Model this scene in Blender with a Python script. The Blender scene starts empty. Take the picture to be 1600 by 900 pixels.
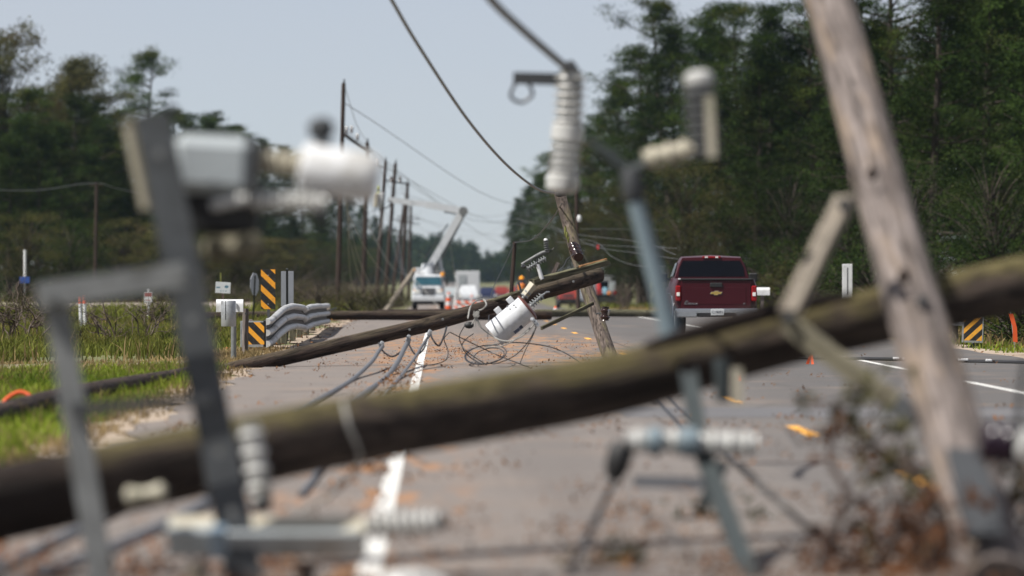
import bpy, math, random
import numpy as np
from mathutils import Vector, Matrix, Quaternion

random.seed(7)
rng = np.random.default_rng(7)
R = math.radians
sc = bpy.context.scene
col = sc.collection

# ------------------------------------------------------------------ camera
FPX = 8000.0            # focal length in photo pixels (1600 wide)
VPX, VPY, EYE = 690.0, 431.0, 1.4
cam_d = bpy.data.cameras.new('camera')
cam = bpy.data.objects.new('camera', cam_d); col.objects.link(cam)
cam.location = (0, 0, EYE); cam.rotation_euler = (R(90), 0, 0)
cam_d.sensor_width = 36; cam_d.lens = FPX / 1600 * 36
cam_d.shift_x = (800 - VPX) / 1600; cam_d.shift_y = -(450 - VPY) / 1600
cam_d.clip_start = 0.5; cam_d.clip_end = 9000
cam_d.dof.use_dof = True
cam_d.dof.focus_distance = FPX / 84
cam_d.dof.aperture_fstop = 180 / 98.0
sc.camera = cam

# ------------------------------------------------------------------ sky, sun, exposure
SUN_EL, SUN_AZ = 54, 245      # azimuth clockwise from +Y (the view direction)
world = bpy.data.worlds.new('World'); sc.world = world; world.use_nodes = True
nt = world.node_tree
sky = nt.nodes.new('ShaderNodeTexSky'); sky.sky_type = 'NISHITA'; sky.sun_disc = False
sky.sun_elevation = R(SUN_EL); sky.sun_rotation = R(SUN_AZ)
sky.altitude = 0; sky.air_density = 0.62; sky.dust_density = 0.05; sky.ozone_density = 3.2
bg = nt.nodes['Background']; bg.inputs[1].default_value = 0.062
veil = nt.nodes.new('ShaderNodeMix'); veil.data_type = 'RGBA'; veil.inputs[0].default_value = 0.62      # thin milky veil over the whole sky
veil.inputs[7].default_value = (6.0, 6.0, 6.45, 1)
cn = nt.nodes.new('ShaderNodeTexNoise'); cn.inputs['Scale'].default_value = 9.0; cn.inputs['Detail'].default_value = 4.0
cm = nt.nodes.new('ShaderNodeMapRange'); cm.inputs[3].default_value = .50; cm.inputs[4].default_value = .78
cmap = nt.nodes.new('ShaderNodeMapping'); cmap.inputs['Scale'].default_value = (1, 1, 3.5); ctc = nt.nodes.new('ShaderNodeTexCoord')
nt.links.new(ctc.outputs['Generated'], cmap.inputs[0]); nt.links.new(cmap.outputs[0], cn.inputs['Vector']); nt.links.new(cn.outputs[0], cm.inputs[0]); nt.links.new(cm.outputs[0], veil.inputs[0])
nt.links.new(sky.outputs[0], veil.inputs[6]); nt.links.new(veil.outputs[2], bg.inputs[0])
sd = bpy.data.lights.new('sun', 'SUN'); sd.energy = 5.0; sd.angle = R(0.6); sd.color = (1.0, 0.955, 0.89)
sun = bpy.data.objects.new('sun', sd); col.objects.link(sun)
to_sun = Vector((math.cos(R(SUN_EL)) * math.sin(R(SUN_AZ)), math.cos(R(SUN_EL)) * math.cos(R(SUN_AZ)), math.sin(R(SUN_EL))))
sun.rotation_euler = to_sun.to_track_quat('Z', 'Y').to_euler(); sun.location = to_sun * 300
vs = sc.view_settings
vs.view_transform = 'Standard'; vs.look = 'None'; vs.exposure = 0.70; vs.gamma = 1.0
sc.cycles.use_denoising = True
sc.cycles.max_bounces = 6; sc.cycles.diffuse_bounces = 3; sc.cycles.transparent_max_bounces = 12
sc.cycles.volume_bounces = 1

# ------------------------------------------------------------------ helpers
def gz(y):                                   # height of the road and the land: level, then dipping gently
    if y < 140: return 0.0
    t = min((y - 140) / 330.0, 1.0)
    return -1.35 * (t * t * (3 - 2 * t)) if t < 1 else -1.35
def P(x, y, s):                              # photo pixel + scale (pixels per metre) -> world
    return Vector(((x - VPX) / s, FPX / s, EYE - (y - VPY) / s))
def GP(x, y, dz=0.0):                        # photo pixel on the level near ground
    s = (y - VPY) / EYE
    v = P(x, y, s); v.z += dz; return v
def gs(x, s, dz=0.0):                        # ground point under column x at scale s
    Y = FPX / s
    return Vector(((x - VPX) / s, Y, gz(Y) + dz))
def spline(pts, n=8):
    pts = [Vector(p) for p in pts]
    if len(pts) < 3: return pts
    q = [pts[0] * 2 - pts[1]] + pts + [pts[-1] * 2 - pts[-2]]
    out = []
    for i in range(1, len(q) - 2):
        a, b, c, d = q[i-1], q[i], q[i+1], q[i+2]
        for k in range(n):
            t = k / n
            out.append(0.5 * ((2*b) + (c-a)*t + (2*a-5*b+4*c-d)*t*t + (3*b-a-3*c+d)*t*t*t))
    out.append(pts[-1]); return out
def frame(d):
    d = d.normalized()
    up = Vector((0, 0, 1)) if abs(d.z) < 0.95 else Vector((0, 1, 0))
    u = d.cross(up).normalized(); v = u.cross(d).normalized()
    return u, v, d

class MB:
    def __init__(self): self.v = []; self.f = []; self.m = []; self.mi = 0
    def add(self, vs, fs):
        o = len(self.v); self.v += [tuple(a) for a in vs]
        self.f += [tuple(o + i for i in f) for f in fs]; self.m += [self.mi] * len(fs); return self
    def box(self, c, size, rot=None, taper=(1, 1), bev=0.0):
        c = Vector(c); hx, hy, hz = [a / 2 for a in size]
        vs = []
        if bev > 0:
            b = min(bev, hx * .45, hy * .45, hz * .45)
            import itertools
            pts = [(hx-b, hy-b, hz), (hx-b, hy, hz-b), (hx, hy-b, hz-b)]
            idx = {}
            for sx in (-1, 1):
                for sy in (-1, 1):
                    for sz in (-1, 1):
                        for k, p in enumerate(pts):
                            idx[(sx, sy, sz, k)] = len(vs)
                            tz = taper if sz > 0 else (1, 1)
                            vs.append(Vector((sx*p[0]*tz[0], sy*p[1]*tz[1], sz*p[2])))
            fs = []
            for s in (-1, 1):
                def q(l):
                    return l if s > 0 else l[::-1]
                fs.append(q([idx[(1,1,s,0)], idx[(-1,1,s,0)], idx[(-1,-1,s,0)], idx[(1,-1,s,0)]]))
                fs.append(q([idx[(1,s,1,1)], idx[(1,s,-1,1)], idx[(-1,s,-1,1)], idx[(-1,s,1,1)]]))
                fs.append(q([idx[(s,1,1,2)], idx[(s,-1,1,2)], idx[(s,-1,-1,2)], idx[(s,1,-1,2)]]))
            for a in (-1, 1):
                for b2 in (-1, 1):
                    fs.append([idx[(1,a,b2,0)], idx[(1,a,b2,1)], idx[(-1,a,b2,1)], idx[(-1,a,b2,0)]])
                    fs.append([idx[(a,1,b2,0)], idx[(a,1,b2,2)], idx[(a,-1,b2,2)], idx[(a,-1,b2,0)]])
                    fs.append([idx[(a,b2,1,1)], idx[(a,b2,1,2)], idx[(a,b2,-1,2)], idx[(a,b2,-1,1)]])
                    for c2 in (-1, 1):
                        fs.append([idx[(a,b2,c2,0)], idx[(a,b2,c2,1)], idx[(a,b2,c2,2)]])
        else:
            for sz in (-1, 1):
                t = taper if sz > 0 else (1, 1)
                for sx, sy in ((-1,-1), (1,-1), (1,1), (-1,1)):
                    vs.append(Vector((sx*hx*t[0], sy*hy*t[1], sz*hz)))
            fs = [(3,2,1,0), (4,5,6,7), (0,1,5,4), (1,2,6,5), (2,3,7,6), (3,0,4,7)]
        if rot is not None: vs = [rot @ a for a in vs]
        return self.add([a + c for a in vs], fs)
    def bar(self, a, b, w, h=None, up=None):         # box between two points
        a, b = Vector(a), Vector(b); h = h or w
        u, v, d = frame(b - a)
        if up is not None:
            up = Vector(up); u = d.cross(up).normalized(); v = u.cross(d).normalized()
        vs = []
        for p in (a, b):
            for su, sv in ((-1,-1), (1,-1), (1,1), (-1,1)):
                vs.append(p + u*su*w/2 + v*sv*h/2)
        return self.add(vs, [(3,2,1,0), (4,5,6,7), (0,1,5,4), (1,2,6,5), (2,3,7,6), (3,0,4,7)])
    def tube(self, pts, r, n=8, caps=True):
        pts = [Vector(p) for p in pts]; m = len(pts)
        rr = r if isinstance(r, (list, tuple)) else [r] * m
        u = None; vs = []
        for i, p in enumerate(pts):
            d = (pts[min(i+1, m-1)] - pts[max(i-1, 0)])
            if d.length < 1e-9: d = Vector((0, 0, 1))
            d.normalize()
            if u is None: u, v, _ = frame(d)
            else:
                u = (u - d * u.dot(d))
                u = frame(d)[0] if u.length < 1e-6 else u.normalized()
                v = u.cross(d).normalized()
            for k in range(n):
                a = 2 * math.pi * k / n
                vs.append(p + (u * math.cos(a) + v * math.sin(a)) * rr[i])
        fs = []
        for i in range(m - 1):
            for k in range(n):
                k2 = (k + 1) % n
                fs.append((i*n+k, (i+1)*n+k, (i+1)*n+k2, i*n+k2))
        if caps:
            fs.append(tuple(range(n))); fs.append(tuple(reversed(range((m-1)*n, m*n))))
        return self.add(vs, fs)
    def cyl(self, a, b, r0, r1=None, n=16): return self.tube([a, b], [r0, r0 if r1 is None else r1], n)
    def lathe(self, a, b, prof, n=18):               # prof: (t along a->b in 0..1, radius)
        a, b = Vector(a), Vector(b); u, v, d = frame(b - a); L = (b - a).length
        vs = []
        for t, r in prof:
            for k in range(n):
                an = 2 * math.pi * k / n
                vs.append(a + d * (t * L) + (u * math.cos(an) + v * math.sin(an)) * max(r, 1e-4))
        fs = []
        for i in range(len(prof) - 1):
            for k in range(n):
                k2 = (k + 1) % n
                fs.append((i*n+k, (i+1)*n+k, (i+1)*n+k2, i*n+k2))
        fs.append(tuple(range(n))); fs.append(tuple(reversed(range((len(prof)-1)*n, len(prof)*n))))
        return self.add(vs, fs)
    def sheds(self, a, b, r, core, count, n=18, ends=True):     # ribbed insulator
        pr = [(0, core * 1.15)]
        for i in range(count):
            t0 = 0.04 + 0.92 * i / count; dt = 0.92 / count
            pr += [(t0, core), (t0 + dt*.30, core), (t0 + dt*.42, r*.96), (t0 + dt*.55, r), (t0 + dt*.68, r*.9), (t0 + dt*.95, core)]
        pr += [(1, core * 1.15)]
        return self.lathe(a, b, pr, n)
    def prism(self, poly, d):                        # polygon (list of Vectors) swept by vector d
        n = len(poly); d = Vector(d)
        vs = [Vector(p) for p in poly] + [Vector(p) + d for p in poly]
        fs = [tuple(range(n)), tuple(reversed(range(n, 2*n)))]
        for i in range(n):
            j = (i + 1) % n
            fs.append((i, n+i, n+j, j))
        return self.add(vs, fs)
    def ball(self, c, r, n=12, sc3=(1, 1, 1)):
        c = Vector(c); m = n // 2; vs = []; fs = []
        for i in range(m + 1):
            th = math.pi * i / m
            for k in range(n):
                ph = 2 * math.pi * k / n
                vs.append(c + Vector((math.sin(th)*math.cos(ph)*r*sc3[0], math.sin(th)*math.sin(ph)*r*sc3[1], math.cos(th)*r*sc3[2])))
        for i in range(m):
            for k in range(n):
                fs.append((i*n+k, (i+1)*n+k, (i+1)*n+(k+1)%n, i*n+(k+1)%n))
        return self.add(vs, fs)
    def build(self, name, mats, parent=None, smooth=35, origin=None):
        me = bpy.data.meshes.new(name)
        off = Vector(origin) if origin is not None else (parent_world(parent) if parent else Vector((0, 0, 0)))
        me.from_pydata([(a[0]-off.x, a[1]-off.y, a[2]-off.z) for a in self.v], [], self.f)
        mats = mats if isinstance(mats, (list, tuple)) else [mats]
        for m in mats: me.materials.append(M[m] if isinstance(m, str) else m)
        if len(mats) > 1: me.polygons.foreach_set('material_index', self.m)
        import bmesh
        bm = bmesh.new(); bm.from_mesh(me); bmesh.ops.recalc_face_normals(bm, faces=bm.faces[:]); bm.to_mesh(me); bm.free()
        if smooth:
            me.shade_smooth(); me.set_sharp_from_angle(angle=R(smooth))
        me.update()
        o = bpy.data.objects.new(name, me); col.objects.link(o)
        if origin is not None and parent is None: o.location = off
        if parent is not None: o.parent = parent
        return o

WORLD = {}
def parent_world(o):
    v = Vector((0, 0, 0))
    while o is not None:
        v += o.location; o = o.parent
    return v
def tag(o, label=None, cat=None, group=None, kind=None):
    if label: o['label'] = label
    if cat: o['category'] = cat
    if group: o['group'] = group
    if kind: o['kind'] = kind
    return o
def thing(name, loc, label, cat, group=None):
    o = bpy.data.objects.new(name, None); col.objects.link(o); o.location = loc
    o.empty_display_size = 0.2
    return tag(o, label, cat, group)
def copy_tree(o, parent=None):
    c = o.copy(); col.objects.link(c); c.parent = parent
    for ch in o.children: copy_tree(ch, c)
    return c
def wood(name, pts, radii, mat, parent=None, n=20, jag=0.0, seed=1, origin=None):
    """A pole along pts, built down its own local Z so that the grain follows it."""
    pts = [Vector(p) for p in pts]; base = pts[0]; ax = (pts[-1] - base)
    q = ax.to_track_quat('Z', 'Y'); qi = q.inverted(); L = ax.length
    rr = random.Random(seed)
    path = spline(pts, 6) if len(pts) > 2 else [pts[0].lerp(pts[1], i / 24) for i in range(25)]
    m = len(path); vs = []; fs = []
    ph = [rr.uniform(0, 6.3) for _ in range(4)]
    for i, p in enumerate(path):
        t = i / (m - 1); k = t * (len(radii) - 1); k0 = min(int(k), len(radii) - 2)
        r = radii[k0] + (radii[k0+1] - radii[k0]) * (k - k0)
        lp = qi @ (p - base)
        for j in range(n):
            a = 2 * math.pi * j / n
            rj = r * (1 + .025 * math.sin(3*a + ph[0] + t*4) + .02 * math.sin(5*a + ph[1] - t*7) + rr.uniform(-.012, .012) + .02 * math.sin(t * 23 + ph[3] + a))
            z = lp.z
            if jag and i == m - 1: z += jag * (0.5 + 0.5 * math.sin(a + ph[2])) * rr.uniform(.3, 1.2)
            vs.append((lp.x + rj * math.cos(a), lp.y + rj * math.sin(a), z))
    for i in range(m - 1):
        for j in range(n):
            j2 = (j + 1) % n
            fs.append((i*n+j, i*n+j2, (i+1)*n+j2, (i+1)*n+j))
    fs.append(tuple(reversed(range(n)))); fs.append(tuple(range((m-1)*n, m*n)))
    me = bpy.data.meshes.new(name); me.from_pydata(vs, [], fs); me.materials.append(M[mat])
    me.shade_smooth(); me.set_sharp_from_angle(angle=R(50)); me.update()
    o = bpy.data.objects.new(name, me); col.objects.link(o)
    o.rotation_mode = 'QUATERNION'; o.rotation_quaternion = q
    if parent is not None:
        o.parent = parent; o.location = base - parent_world(parent)
    else: o.location = base
    return o
def plank(name, a, b, w, h, mat, parent, taper=1.0, jag=0.0, seed=0):
    """A sawn or split board from a to b with the grain along it; w across the view, h up."""
    a, b = Vector(a), Vector(b); ax = b - a; L = ax.length; d = ax.normalized(); side = -d.cross(Vector((0, 0, 1))).normalized(); up = d.cross(side)
    rot = Matrix((side, up, d)).transposed(); rr = random.Random(seed); vs = []; fs = []; n = 8; m = 14
    for i in range(m + 1):
        t = i / m; k = 1 + (taper - 1) * t
        for j, (u, v) in enumerate(((-1, -1), (-.3, -1.04), (.4, -.96), (1, -1), (1, 1), (.35, 1.05), (-.4, .95), (-1, 1))):
            z = L * t + (jag * rr.uniform(-1, 1) if i == m else 0) + (jag * .5 * rr.uniform(-1, 1) if i == 0 else 0)
            vs.append((u * w/2 * k * (1 + rr.uniform(-.03, .03)), v * h/2 * k * (1 + rr.uniform(-.10, .10)), z))
    for i in range(m):
        for j in range(n): fs.append((i*n+j, i*n+(j+1) % n, (i+1)*n+(j+1) % n, (i+1)*n+j))
    fs.append(tuple(reversed(range(n)))); fs.append(tuple(range(m*n, (m+1)*n)))
    me = bpy.data.meshes.new(name); me.from_pydata(vs, [], fs); me.materials.append(M[mat]); me.update()
    o = bpy.data.objects.new(name, me); col.objects.link(o); o.rotation_mode = 'QUATERNION'; o.rotation_quaternion = rot.to_quaternion()
    o.parent = parent; o.location = a - parent_world(parent); return o
def cable(name, pts, r, mat, label=None, cat='cable', group=None, parent=None, n=7, seg=8):
    mb = MB().tube(spline(pts, seg), r, n)
    o = mb.build(name, mat, parent, origin=None if parent else pts[0])
    return tag(o, label, cat, group) if parent is None else o
def npmesh(name, verts, faces_flat, sizes, mat):
    """fast mesh from numpy arrays; every face has the same size"""
    me = bpy.data.meshes.new(name)
    nv = len(verts); nf = len(faces_flat) // sizes
    me.vertices.add(nv); me.vertices.foreach_set('co', np.asarray(verts, dtype=np.float32).ravel())
    me.loops.add(len(faces_flat)); me.loops.foreach_set('vertex_index', np.asarray(faces_flat, dtype=np.int32))
    me.polygons.add(nf)
    me.polygons.foreach_set('loop_start', np.arange(0, nf * sizes, sizes, dtype=np.int32))
    me.polygons.foreach_set('loop_total', np.full(nf, sizes, dtype=np.int32))
    me.materials.append(M[mat] if isinstance(mat, str) else mat)
    me.update(calc_edges=True); me.validate()
    return me

# ------------------------------------------------------------------ materials
M = {}
class NT:
    def __init__(self, name):
        self.mat = bpy.data.materials.new(name); self.mat.use_nodes = True
        self.t = self.mat.node_tree; self.b = self.t.nodes['Principled BSDF']; M[name] = self.mat
        self._co = {}
    def n(self, typ, **kw):
        nd = self.t.nodes.new(typ)
        for k, v in kw.items(): setattr(nd, k, v)
        return nd
    def l(self, a, b): self.t.links.new(a, b)
    def co(self, out='Object', scale=(1, 1, 1)):
        if out not in self._co: self._co[out] = self.n('ShaderNodeTexCoord')
        mp = self.n('ShaderNodeMapping'); mp.inputs['Scale'].default_value = scale
        self.l(self._co[out].outputs[out], mp.inputs['Vector']); return mp.outputs[0]
    def noise(self, vec, scale=5, detail=4, rough=.6, out=0):
        nd = self.n('ShaderNodeTexNoise'); nd.inputs['Scale'].default_value = scale
        nd.inputs['Detail'].default_value = detail; nd.inputs['Roughness'].default_value = rough
        self.l(vec, nd.inputs['Vector']); return nd.outputs[out]
    def ramp(self, fac, stops):
        nd = self.n('ShaderNodeValToRGB'); cr = nd.color_ramp
        while len(cr.elements) < len(stops): cr.elements.new(0.5)
        for e, (p, c) in zip(cr.elements, stops):
            e.position = p; e.color = (*c, 1) if len(c) == 3 else c
        self.l(fac, nd.inputs[0]); return nd.outputs[0]
    def val(self, fac, a, b):                     # smooth mask 0..1 between a and b
        nd = self.n('ShaderNodeMapRange'); nd.interpolation_type = 'SMOOTHSTEP'
        nd.inputs[1].default_value = a; nd.inputs[2].default_value = b
        self.l(fac, nd.inputs[0]); return nd.outputs[0]
    def math(self, op, a, b=None):
        nd = self.n('ShaderNodeMath', operation=op)
        for i, x in enumerate((a, b)):
            if x is None: continue
            if isinstance(x, (int, float)): nd.inputs[i].default_value = x
            else: self.l(x, nd.inputs[i])
        return nd.outputs[0]
    def mix(self, fac, a, b, blend='MIX'):
        nd = self.n('ShaderNodeMix', data_type='RGBA', blend_type=blend)
        if isinstance(fac, (int, float)): nd.inputs[0].default_value = fac
        else: self.l(fac, nd.inputs[0])
        for i, x in ((6, a), (7, b)):
            if isinstance(x, tuple): nd.inputs[i].default_value = (*x, 1)
            else: self.l(x, nd.inputs[i])
        return nd.outputs[2]
    def sep(self, vec, ax):
        nd = self.n('ShaderNodeSeparateXYZ'); self.l(vec, nd.inputs[0]); return nd.outputs[ax]
    def base(self, c):
        if isinstance(c, tuple): self.b.inputs['Base Color'].default_value = (*c, 1)
        else: self.l(c, self.b.inputs['Base Color'])
    def bump(self, h, strength=.3, dist=.01):
        nd = self.n('ShaderNodeBump'); nd.inputs['Strength'].default_value = strength; nd.inputs['Distance'].default_value = dist
        self.l(h, nd.inputs['Height']); self.l(nd.outputs[0], self.b.inputs['Normal'])
    def set(self, **kw):
        for k, v in kw.items(): self.b.inputs[k.replace('_', ' ')].default_value = v
        return self
def mul(c, k): return tuple(a * k for a in c)
def plain(name, c, rough=.6, metal=0.0, var=.18, scale=9.0, bump=0.0, spec=None, dirt=None):
    kk = .72 if max(c) > .45 else .58
    c = mul(c, kk); dirt = mul(dirt, kk * .9) if dirt else None
    t = NT(name); co = t.co('Object')
    f = t.noise(co, scale, 5)
    cc = t.ramp(f, [(.3, mul(c, 1 - var)), (.7, mul(c, 1 + var))])
    if dirt: cc = t.mix(t.val(t.noise(co, scale * .4, 6, .7), .52, .68), cc, dirt)
    t.base(cc)
    t.set(Roughness=rough, Metallic=metal)
    if spec is not None: t.b.inputs['Specular IOR Level'].default_value = spec
    if bump: t.bump(f, bump, .01)
    return t
def wood_mat(name, dark, light, moss=None, mossamt=.5, streak=None, butt=None):
    dark, light = mul(dark, .62), mul(light, .72)
    moss = mul(moss, .72) if moss else None
    t = NT(name); co = t.co('Object', (12, 12, .55)); cf = t.co('Object', (34, 34, .9)); cb = t.co('Object', (1, 1, .55))
    a = t.noise(co, 1.5, 7, .7); b = t.noise(cf, 1.3, 5, .65); c = t.noise(cb, 3.0, 5, .65)
    cc = t.ramp(a, [(.33, dark), (.5, tuple((x + y) * .42 for x, y in zip(dark, light))), (.66, light)])
    cc = t.mix(t.math('MULTIPLY', t.val(c, .50, .66), .5), cc, mul(dark, 1.1))
    cc = t.mix(t.val(b, .56, .66), cc, mul(dark, .30))
    if streak: cc = t.mix(t.val(t.noise(t.co('Object', (5, 5, .5)), 1.3, 3), .5, .65), cc, streak)
    if moss:
        g = t.n('ShaderNodeNewGeometry'); nz = t.sep(g.outputs['Normal'], 2)
        m1 = t.math('ADD', nz, t.math('MULTIPLY', t.math('SUBTRACT', c, .5), 2.2))
        mk = t.math('MULTIPLY', t.val(m1, .25, .95), mossamt)
        if butt: mk = t.math('MULTIPLY', mk, t.val(t.math('ADD', t.sep(t.co('Object'), 2), t.math('MULTIPLY', c, .6)), butt, butt + .7))
        cc = t.mix(mk, cc, t.mix(t.val(b, .42, .6), moss, mul(moss, .5)))
    if butt: cc = t.mix(t.val(t.math('ADD', t.sep(t.co('Object'), 2), t.math('MULTIPLY', c, .5)), butt + .5, butt - .1), cc, mul(dark, 1.1))
    t.base(cc); t.set(Roughness=.85); t.b.inputs['Specular IOR Level'].default_value = .25
    t.bump(t.math('SUBTRACT', a, t.math('MULTIPLY', t.val(b, .52, .66), .8)), .9, .03)
    return t
wood_mat('wood_mossy', (.026, .017, .013), (.135, .100, .078), moss=(.175, .148, .055), mossamt=.8, butt=2.45)
wood_mat('wood_creosote', (.017, .011, .009), (.115, .078, .060), moss=(.13, .105, .062), mossamt=.45)
wood_mat('wood_grey', (.10, .078, .068), (.38, .325, .30), streak=(.20, .155, .12))
wood_mat('wood_weathered', (.045, .033, .026), (.19, .15, .128), streak=(.10, .085, .05))
wood_mat('wood_brown', (.035, .022, .018), (.10, .066, .052))
wood_mat('wood_pale', (.26, .215, .165), (.52, .46, .38))
wood_mat('wood_fresh', (.42, .20, .08), (.62, .36, .17))
wood_mat('wood_olive', (.09, .085, .055), (.24, .22, .15), moss=(.16, .16, .07), mossamt=.5)
wood_mat('wood_buff', (.16, .14, .09), (.36, .33, .24))
plain('porcelain', (.55, .55, .53), .3, var=.12, dirt=(.27, .26, .22))
plain('polymer_dark', (.10, .105, .11), .5, var=.15, dirt=(.2, .2, .17))
plain('polymer_grey', (.33, .35, .36), .5, var=.1, dirt=(.2, .2, .18))
plain('porcelain_dark', (.045, .022, .020), .2, var=.2)
plain('porcelain_purple', (.030, .013, .028), .22, var=.2)
plain('steel_galv', (.24, .25, .25), .6, .15, .2, 10, dirt=(.14, .14, .13))
plain('steel_dark', (.055, .060, .066), .7, .1, .2, 12)
plain('steel_blue', (.085, .094, .102), .6, .15, .25, 9, dirt=(.045, .048, .05))
plain('steel_green', (.045, .058, .060), .6, .2, .25, 12)
plain('steel_light', (.46, .48, .50), .45, .5, .1, 10, dirt=(.3, .3, .29))
plain('fibre_blue', (.22, .29, .33), .5, 0, .1, 6)
plain('tank_white', (.70, .72, .745), .35, 0, .04, 5, dirt=(.58, .59, .58))
plain('tank_grey', (.40, .44, .46), .42, 0, .06, 5, dirt=(.30, .33, .32))
plain('tank_cream', (.50, .46, .36), .6, 0, .1, 7, dirt=(.36, .35, .25))
plain('lid_brown', (.19, .058, .040), .5, 0, .15, 8)
plain('black_rubber', (.012, .012, .013), .6, 0, .2)
plain('tyre', (.016, .016, .017), .85, 0, .2)
plain('cable_grey', (.20, .205, .215), .45, .35, .12, 20)
plain('cable_black', (.012, .012, .014), .5, 0, .2)
plain('cable_pale', (.42, .41, .38), .55, .1, .1)
plain('aluminium', (.42, .43, .45), .4, .7, .1)
plain('white_paint', (.74, .75, .76), .4, 0, .05, 6, dirt=(.58, .57, .54))
plain('white_truck', (.68, .71, .74), .28, 0, .04, 3)
plain('pale_blue', (.24, .33, .42), .35, 0, .05)
plain('maroon', (.062, .0035, .009), .36, 0, .05, 3)
M['maroon'].node_tree.nodes['Principled BSDF'].inputs['Specular IOR Level'].default_value = .3
plain('red_paint', (.30, .03, .022), .35, 0, .08)
plain('red_fabric', (.55, .03, .03), .7, 0, .1)
plain('blue_fabric', (.22, .42, .55), .7, 0, .1)
plain('hiviz', (.55, .62, .05), .7, 0, .1)
plain('hiviz_orange', (.75, .22, .03), .7, 0, .1)
plain('skin', (.36, .20, .14), .6, 0, .05)
plain('jeans', (.05, .07, .12), .8, 0, .1)
plain('orange_plastic', (.80, .11, .02), .5, 0, .08)
plain('gold', (.62, .44, .13), .25, .55, .05)
plain('chrome', (.62, .63, .65), .16, .95, .05)
plain('sign_back', (.40, .42, .46), .45, .5, .06, 8)
plain('sign_white', (.66, .69, .70), .45, 0, .04)
plain('sign_teal', (.10, .25, .34), .5)
plain('sign_red', (.42, .06, .04), .5)
plain('sign_blue', (.03, .10, .42), .5)
plain('ink', (.02, .025, .05), .5)
plain('navy_paint', (.02, .03, .09), .3)
plain('moss', (.19, .20, .045), .9, 0, .3, 12)
plain('concrete', (.36, .34, .31), .85, 0, .1, 6, .2)
def glassm(name, c, rough=.06):
    t = NT(name); t.base(c); t.set(Roughness=rough, Metallic=0.0); t.b.inputs['Specular IOR Level'].default_value = .25
glassm('glass_dark', (.006, .007, .010), .12); M['glass_dark'].node_tree.nodes['Principled BSDF'].inputs['Specular IOR Level'].default_value = .07; glassm('glass_teal', (.03, .09, .12)); glassm('lamp_red', (.19, .007, .009), .2)
glassm('lamp_white', (.65, .65, .62), .2); glassm('lamp_amber', (.85, .35, .03), .2)
def stripes(name, ca, cb, period, dx, dz, duty=.5, phase=0.0):
    t = NT(name); co = t.co('Object'); x, z = t.sep(co, 0), t.sep(co, 2)
    k = t.math('ADD', t.math('MULTIPLY', x, dx / period), t.math('MULTIPLY', z, dz / period))
    k = t.math('FRACT', t.math('ADD', k, 50 + phase))
    m = t.math('GREATER_THAN', k, duty)
    cc = t.mix(m, ca, cb)
    cc = t.mix(t.math('MULTIPLY', t.val(t.noise(co, 14, 5), .45, .75), .35), cc, (.12, .1, .08))
    t.base(cc); t.set(Roughness=.4)
stripes('hazard', (.72, .30, .015), (.010, .010, .010), .34, 1, 1.05, .43, .12)
stripes('hazard_back', (.72, .32, .02), (.010, .010, .010), .28, 1, 1.0, .43, .1)
stripes('hazard_mirror', (.72, .34, .03), (.012, .012, .012), .25, -1, 1.1, .46, .1)
stripes('barrier', (.78, .12, .03), (.7, .7, .68), .5, 1, 1, .5)
# ------------------------------------------------------------------ ground, road
def strip_mesh(name, x0f, x1f, ys, dz, mat, nx=1, zf=None):
    vs, fs = [], []
    for y in ys:
        a, b = x0f(y), x1f(y)
        for i in range(nx + 1):
            x = a + (b - a) * i / nx
            vs.append((x, y, gz(y) + dz + (zf(x, y) if zf else 0)))
    w = nx + 1
    for j in range(len(ys) - 1):
        for i in range(nx):
            fs.append((j*w+i, j*w+i+1, (j+1)*w+i+1, (j+1)*w+i))
    me = bpy.data.meshes.new(name); me.from_pydata(vs, [], fs); me.materials.append(M[mat]); me.shade_smooth(); me.update()
    o = bpy.data.objects.new(name, me); col.objects.link(o); return o
t = NT('land')
co = t.co('Object'); a = t.noise(co, .9, 6, .65); b = t.noise(co, .12, 4); c = t.noise(co, 9, 4)
cc = t.ramp(a, [(.32, (.045, .062, .018)), (.55, (.10, .105, .035)), (.74, (.17, .125, .07))])
cc = t.mix(t.val(b, .52, .66), cc, t.ramp(c, [(.3, (.10, .07, .042)), (.7, (.21, .15, .095))]))
t.base(cc); t.set(Roughness=.95); t.bump(t.math('ADD', a, c), .6, .05)
t = NT('asphalt')
co = t.co('Object'); x = t.sep(co, 0)
f = t.noise(co, 60, 3, .7); b = t.noise(co, .5, 5); st = t.noise(t.co('Object', (2.2, .06, 1)), 1, 5, .65); sp = t.noise(co, 14, 4, .7)
xx = t.math('ADD', x, t.math('MULTIPLY', t.math('SUBTRACT', st, .5), 2.0))
cc = t.ramp(t.val(xx, .2, 5.2), [(0, (.146, .128, .116)), (.45, (.124, .112, .104)), (1, (.080, .076, .074))])
cc = t.mix(.75, cc, t.ramp(f, [(.25, (.28, .28, .28)), (.75, (.72, .72, .72))]), 'OVERLAY')
cc = t.mix(t.math('MULTIPLY', t.val(st, .52, .72), .35), cc, (.10, .088, .084))
cc = t.mix(t.math('MULTIPLY', t.val(b, .5, .72), .45), cc, (.205, .155, .12))
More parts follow.
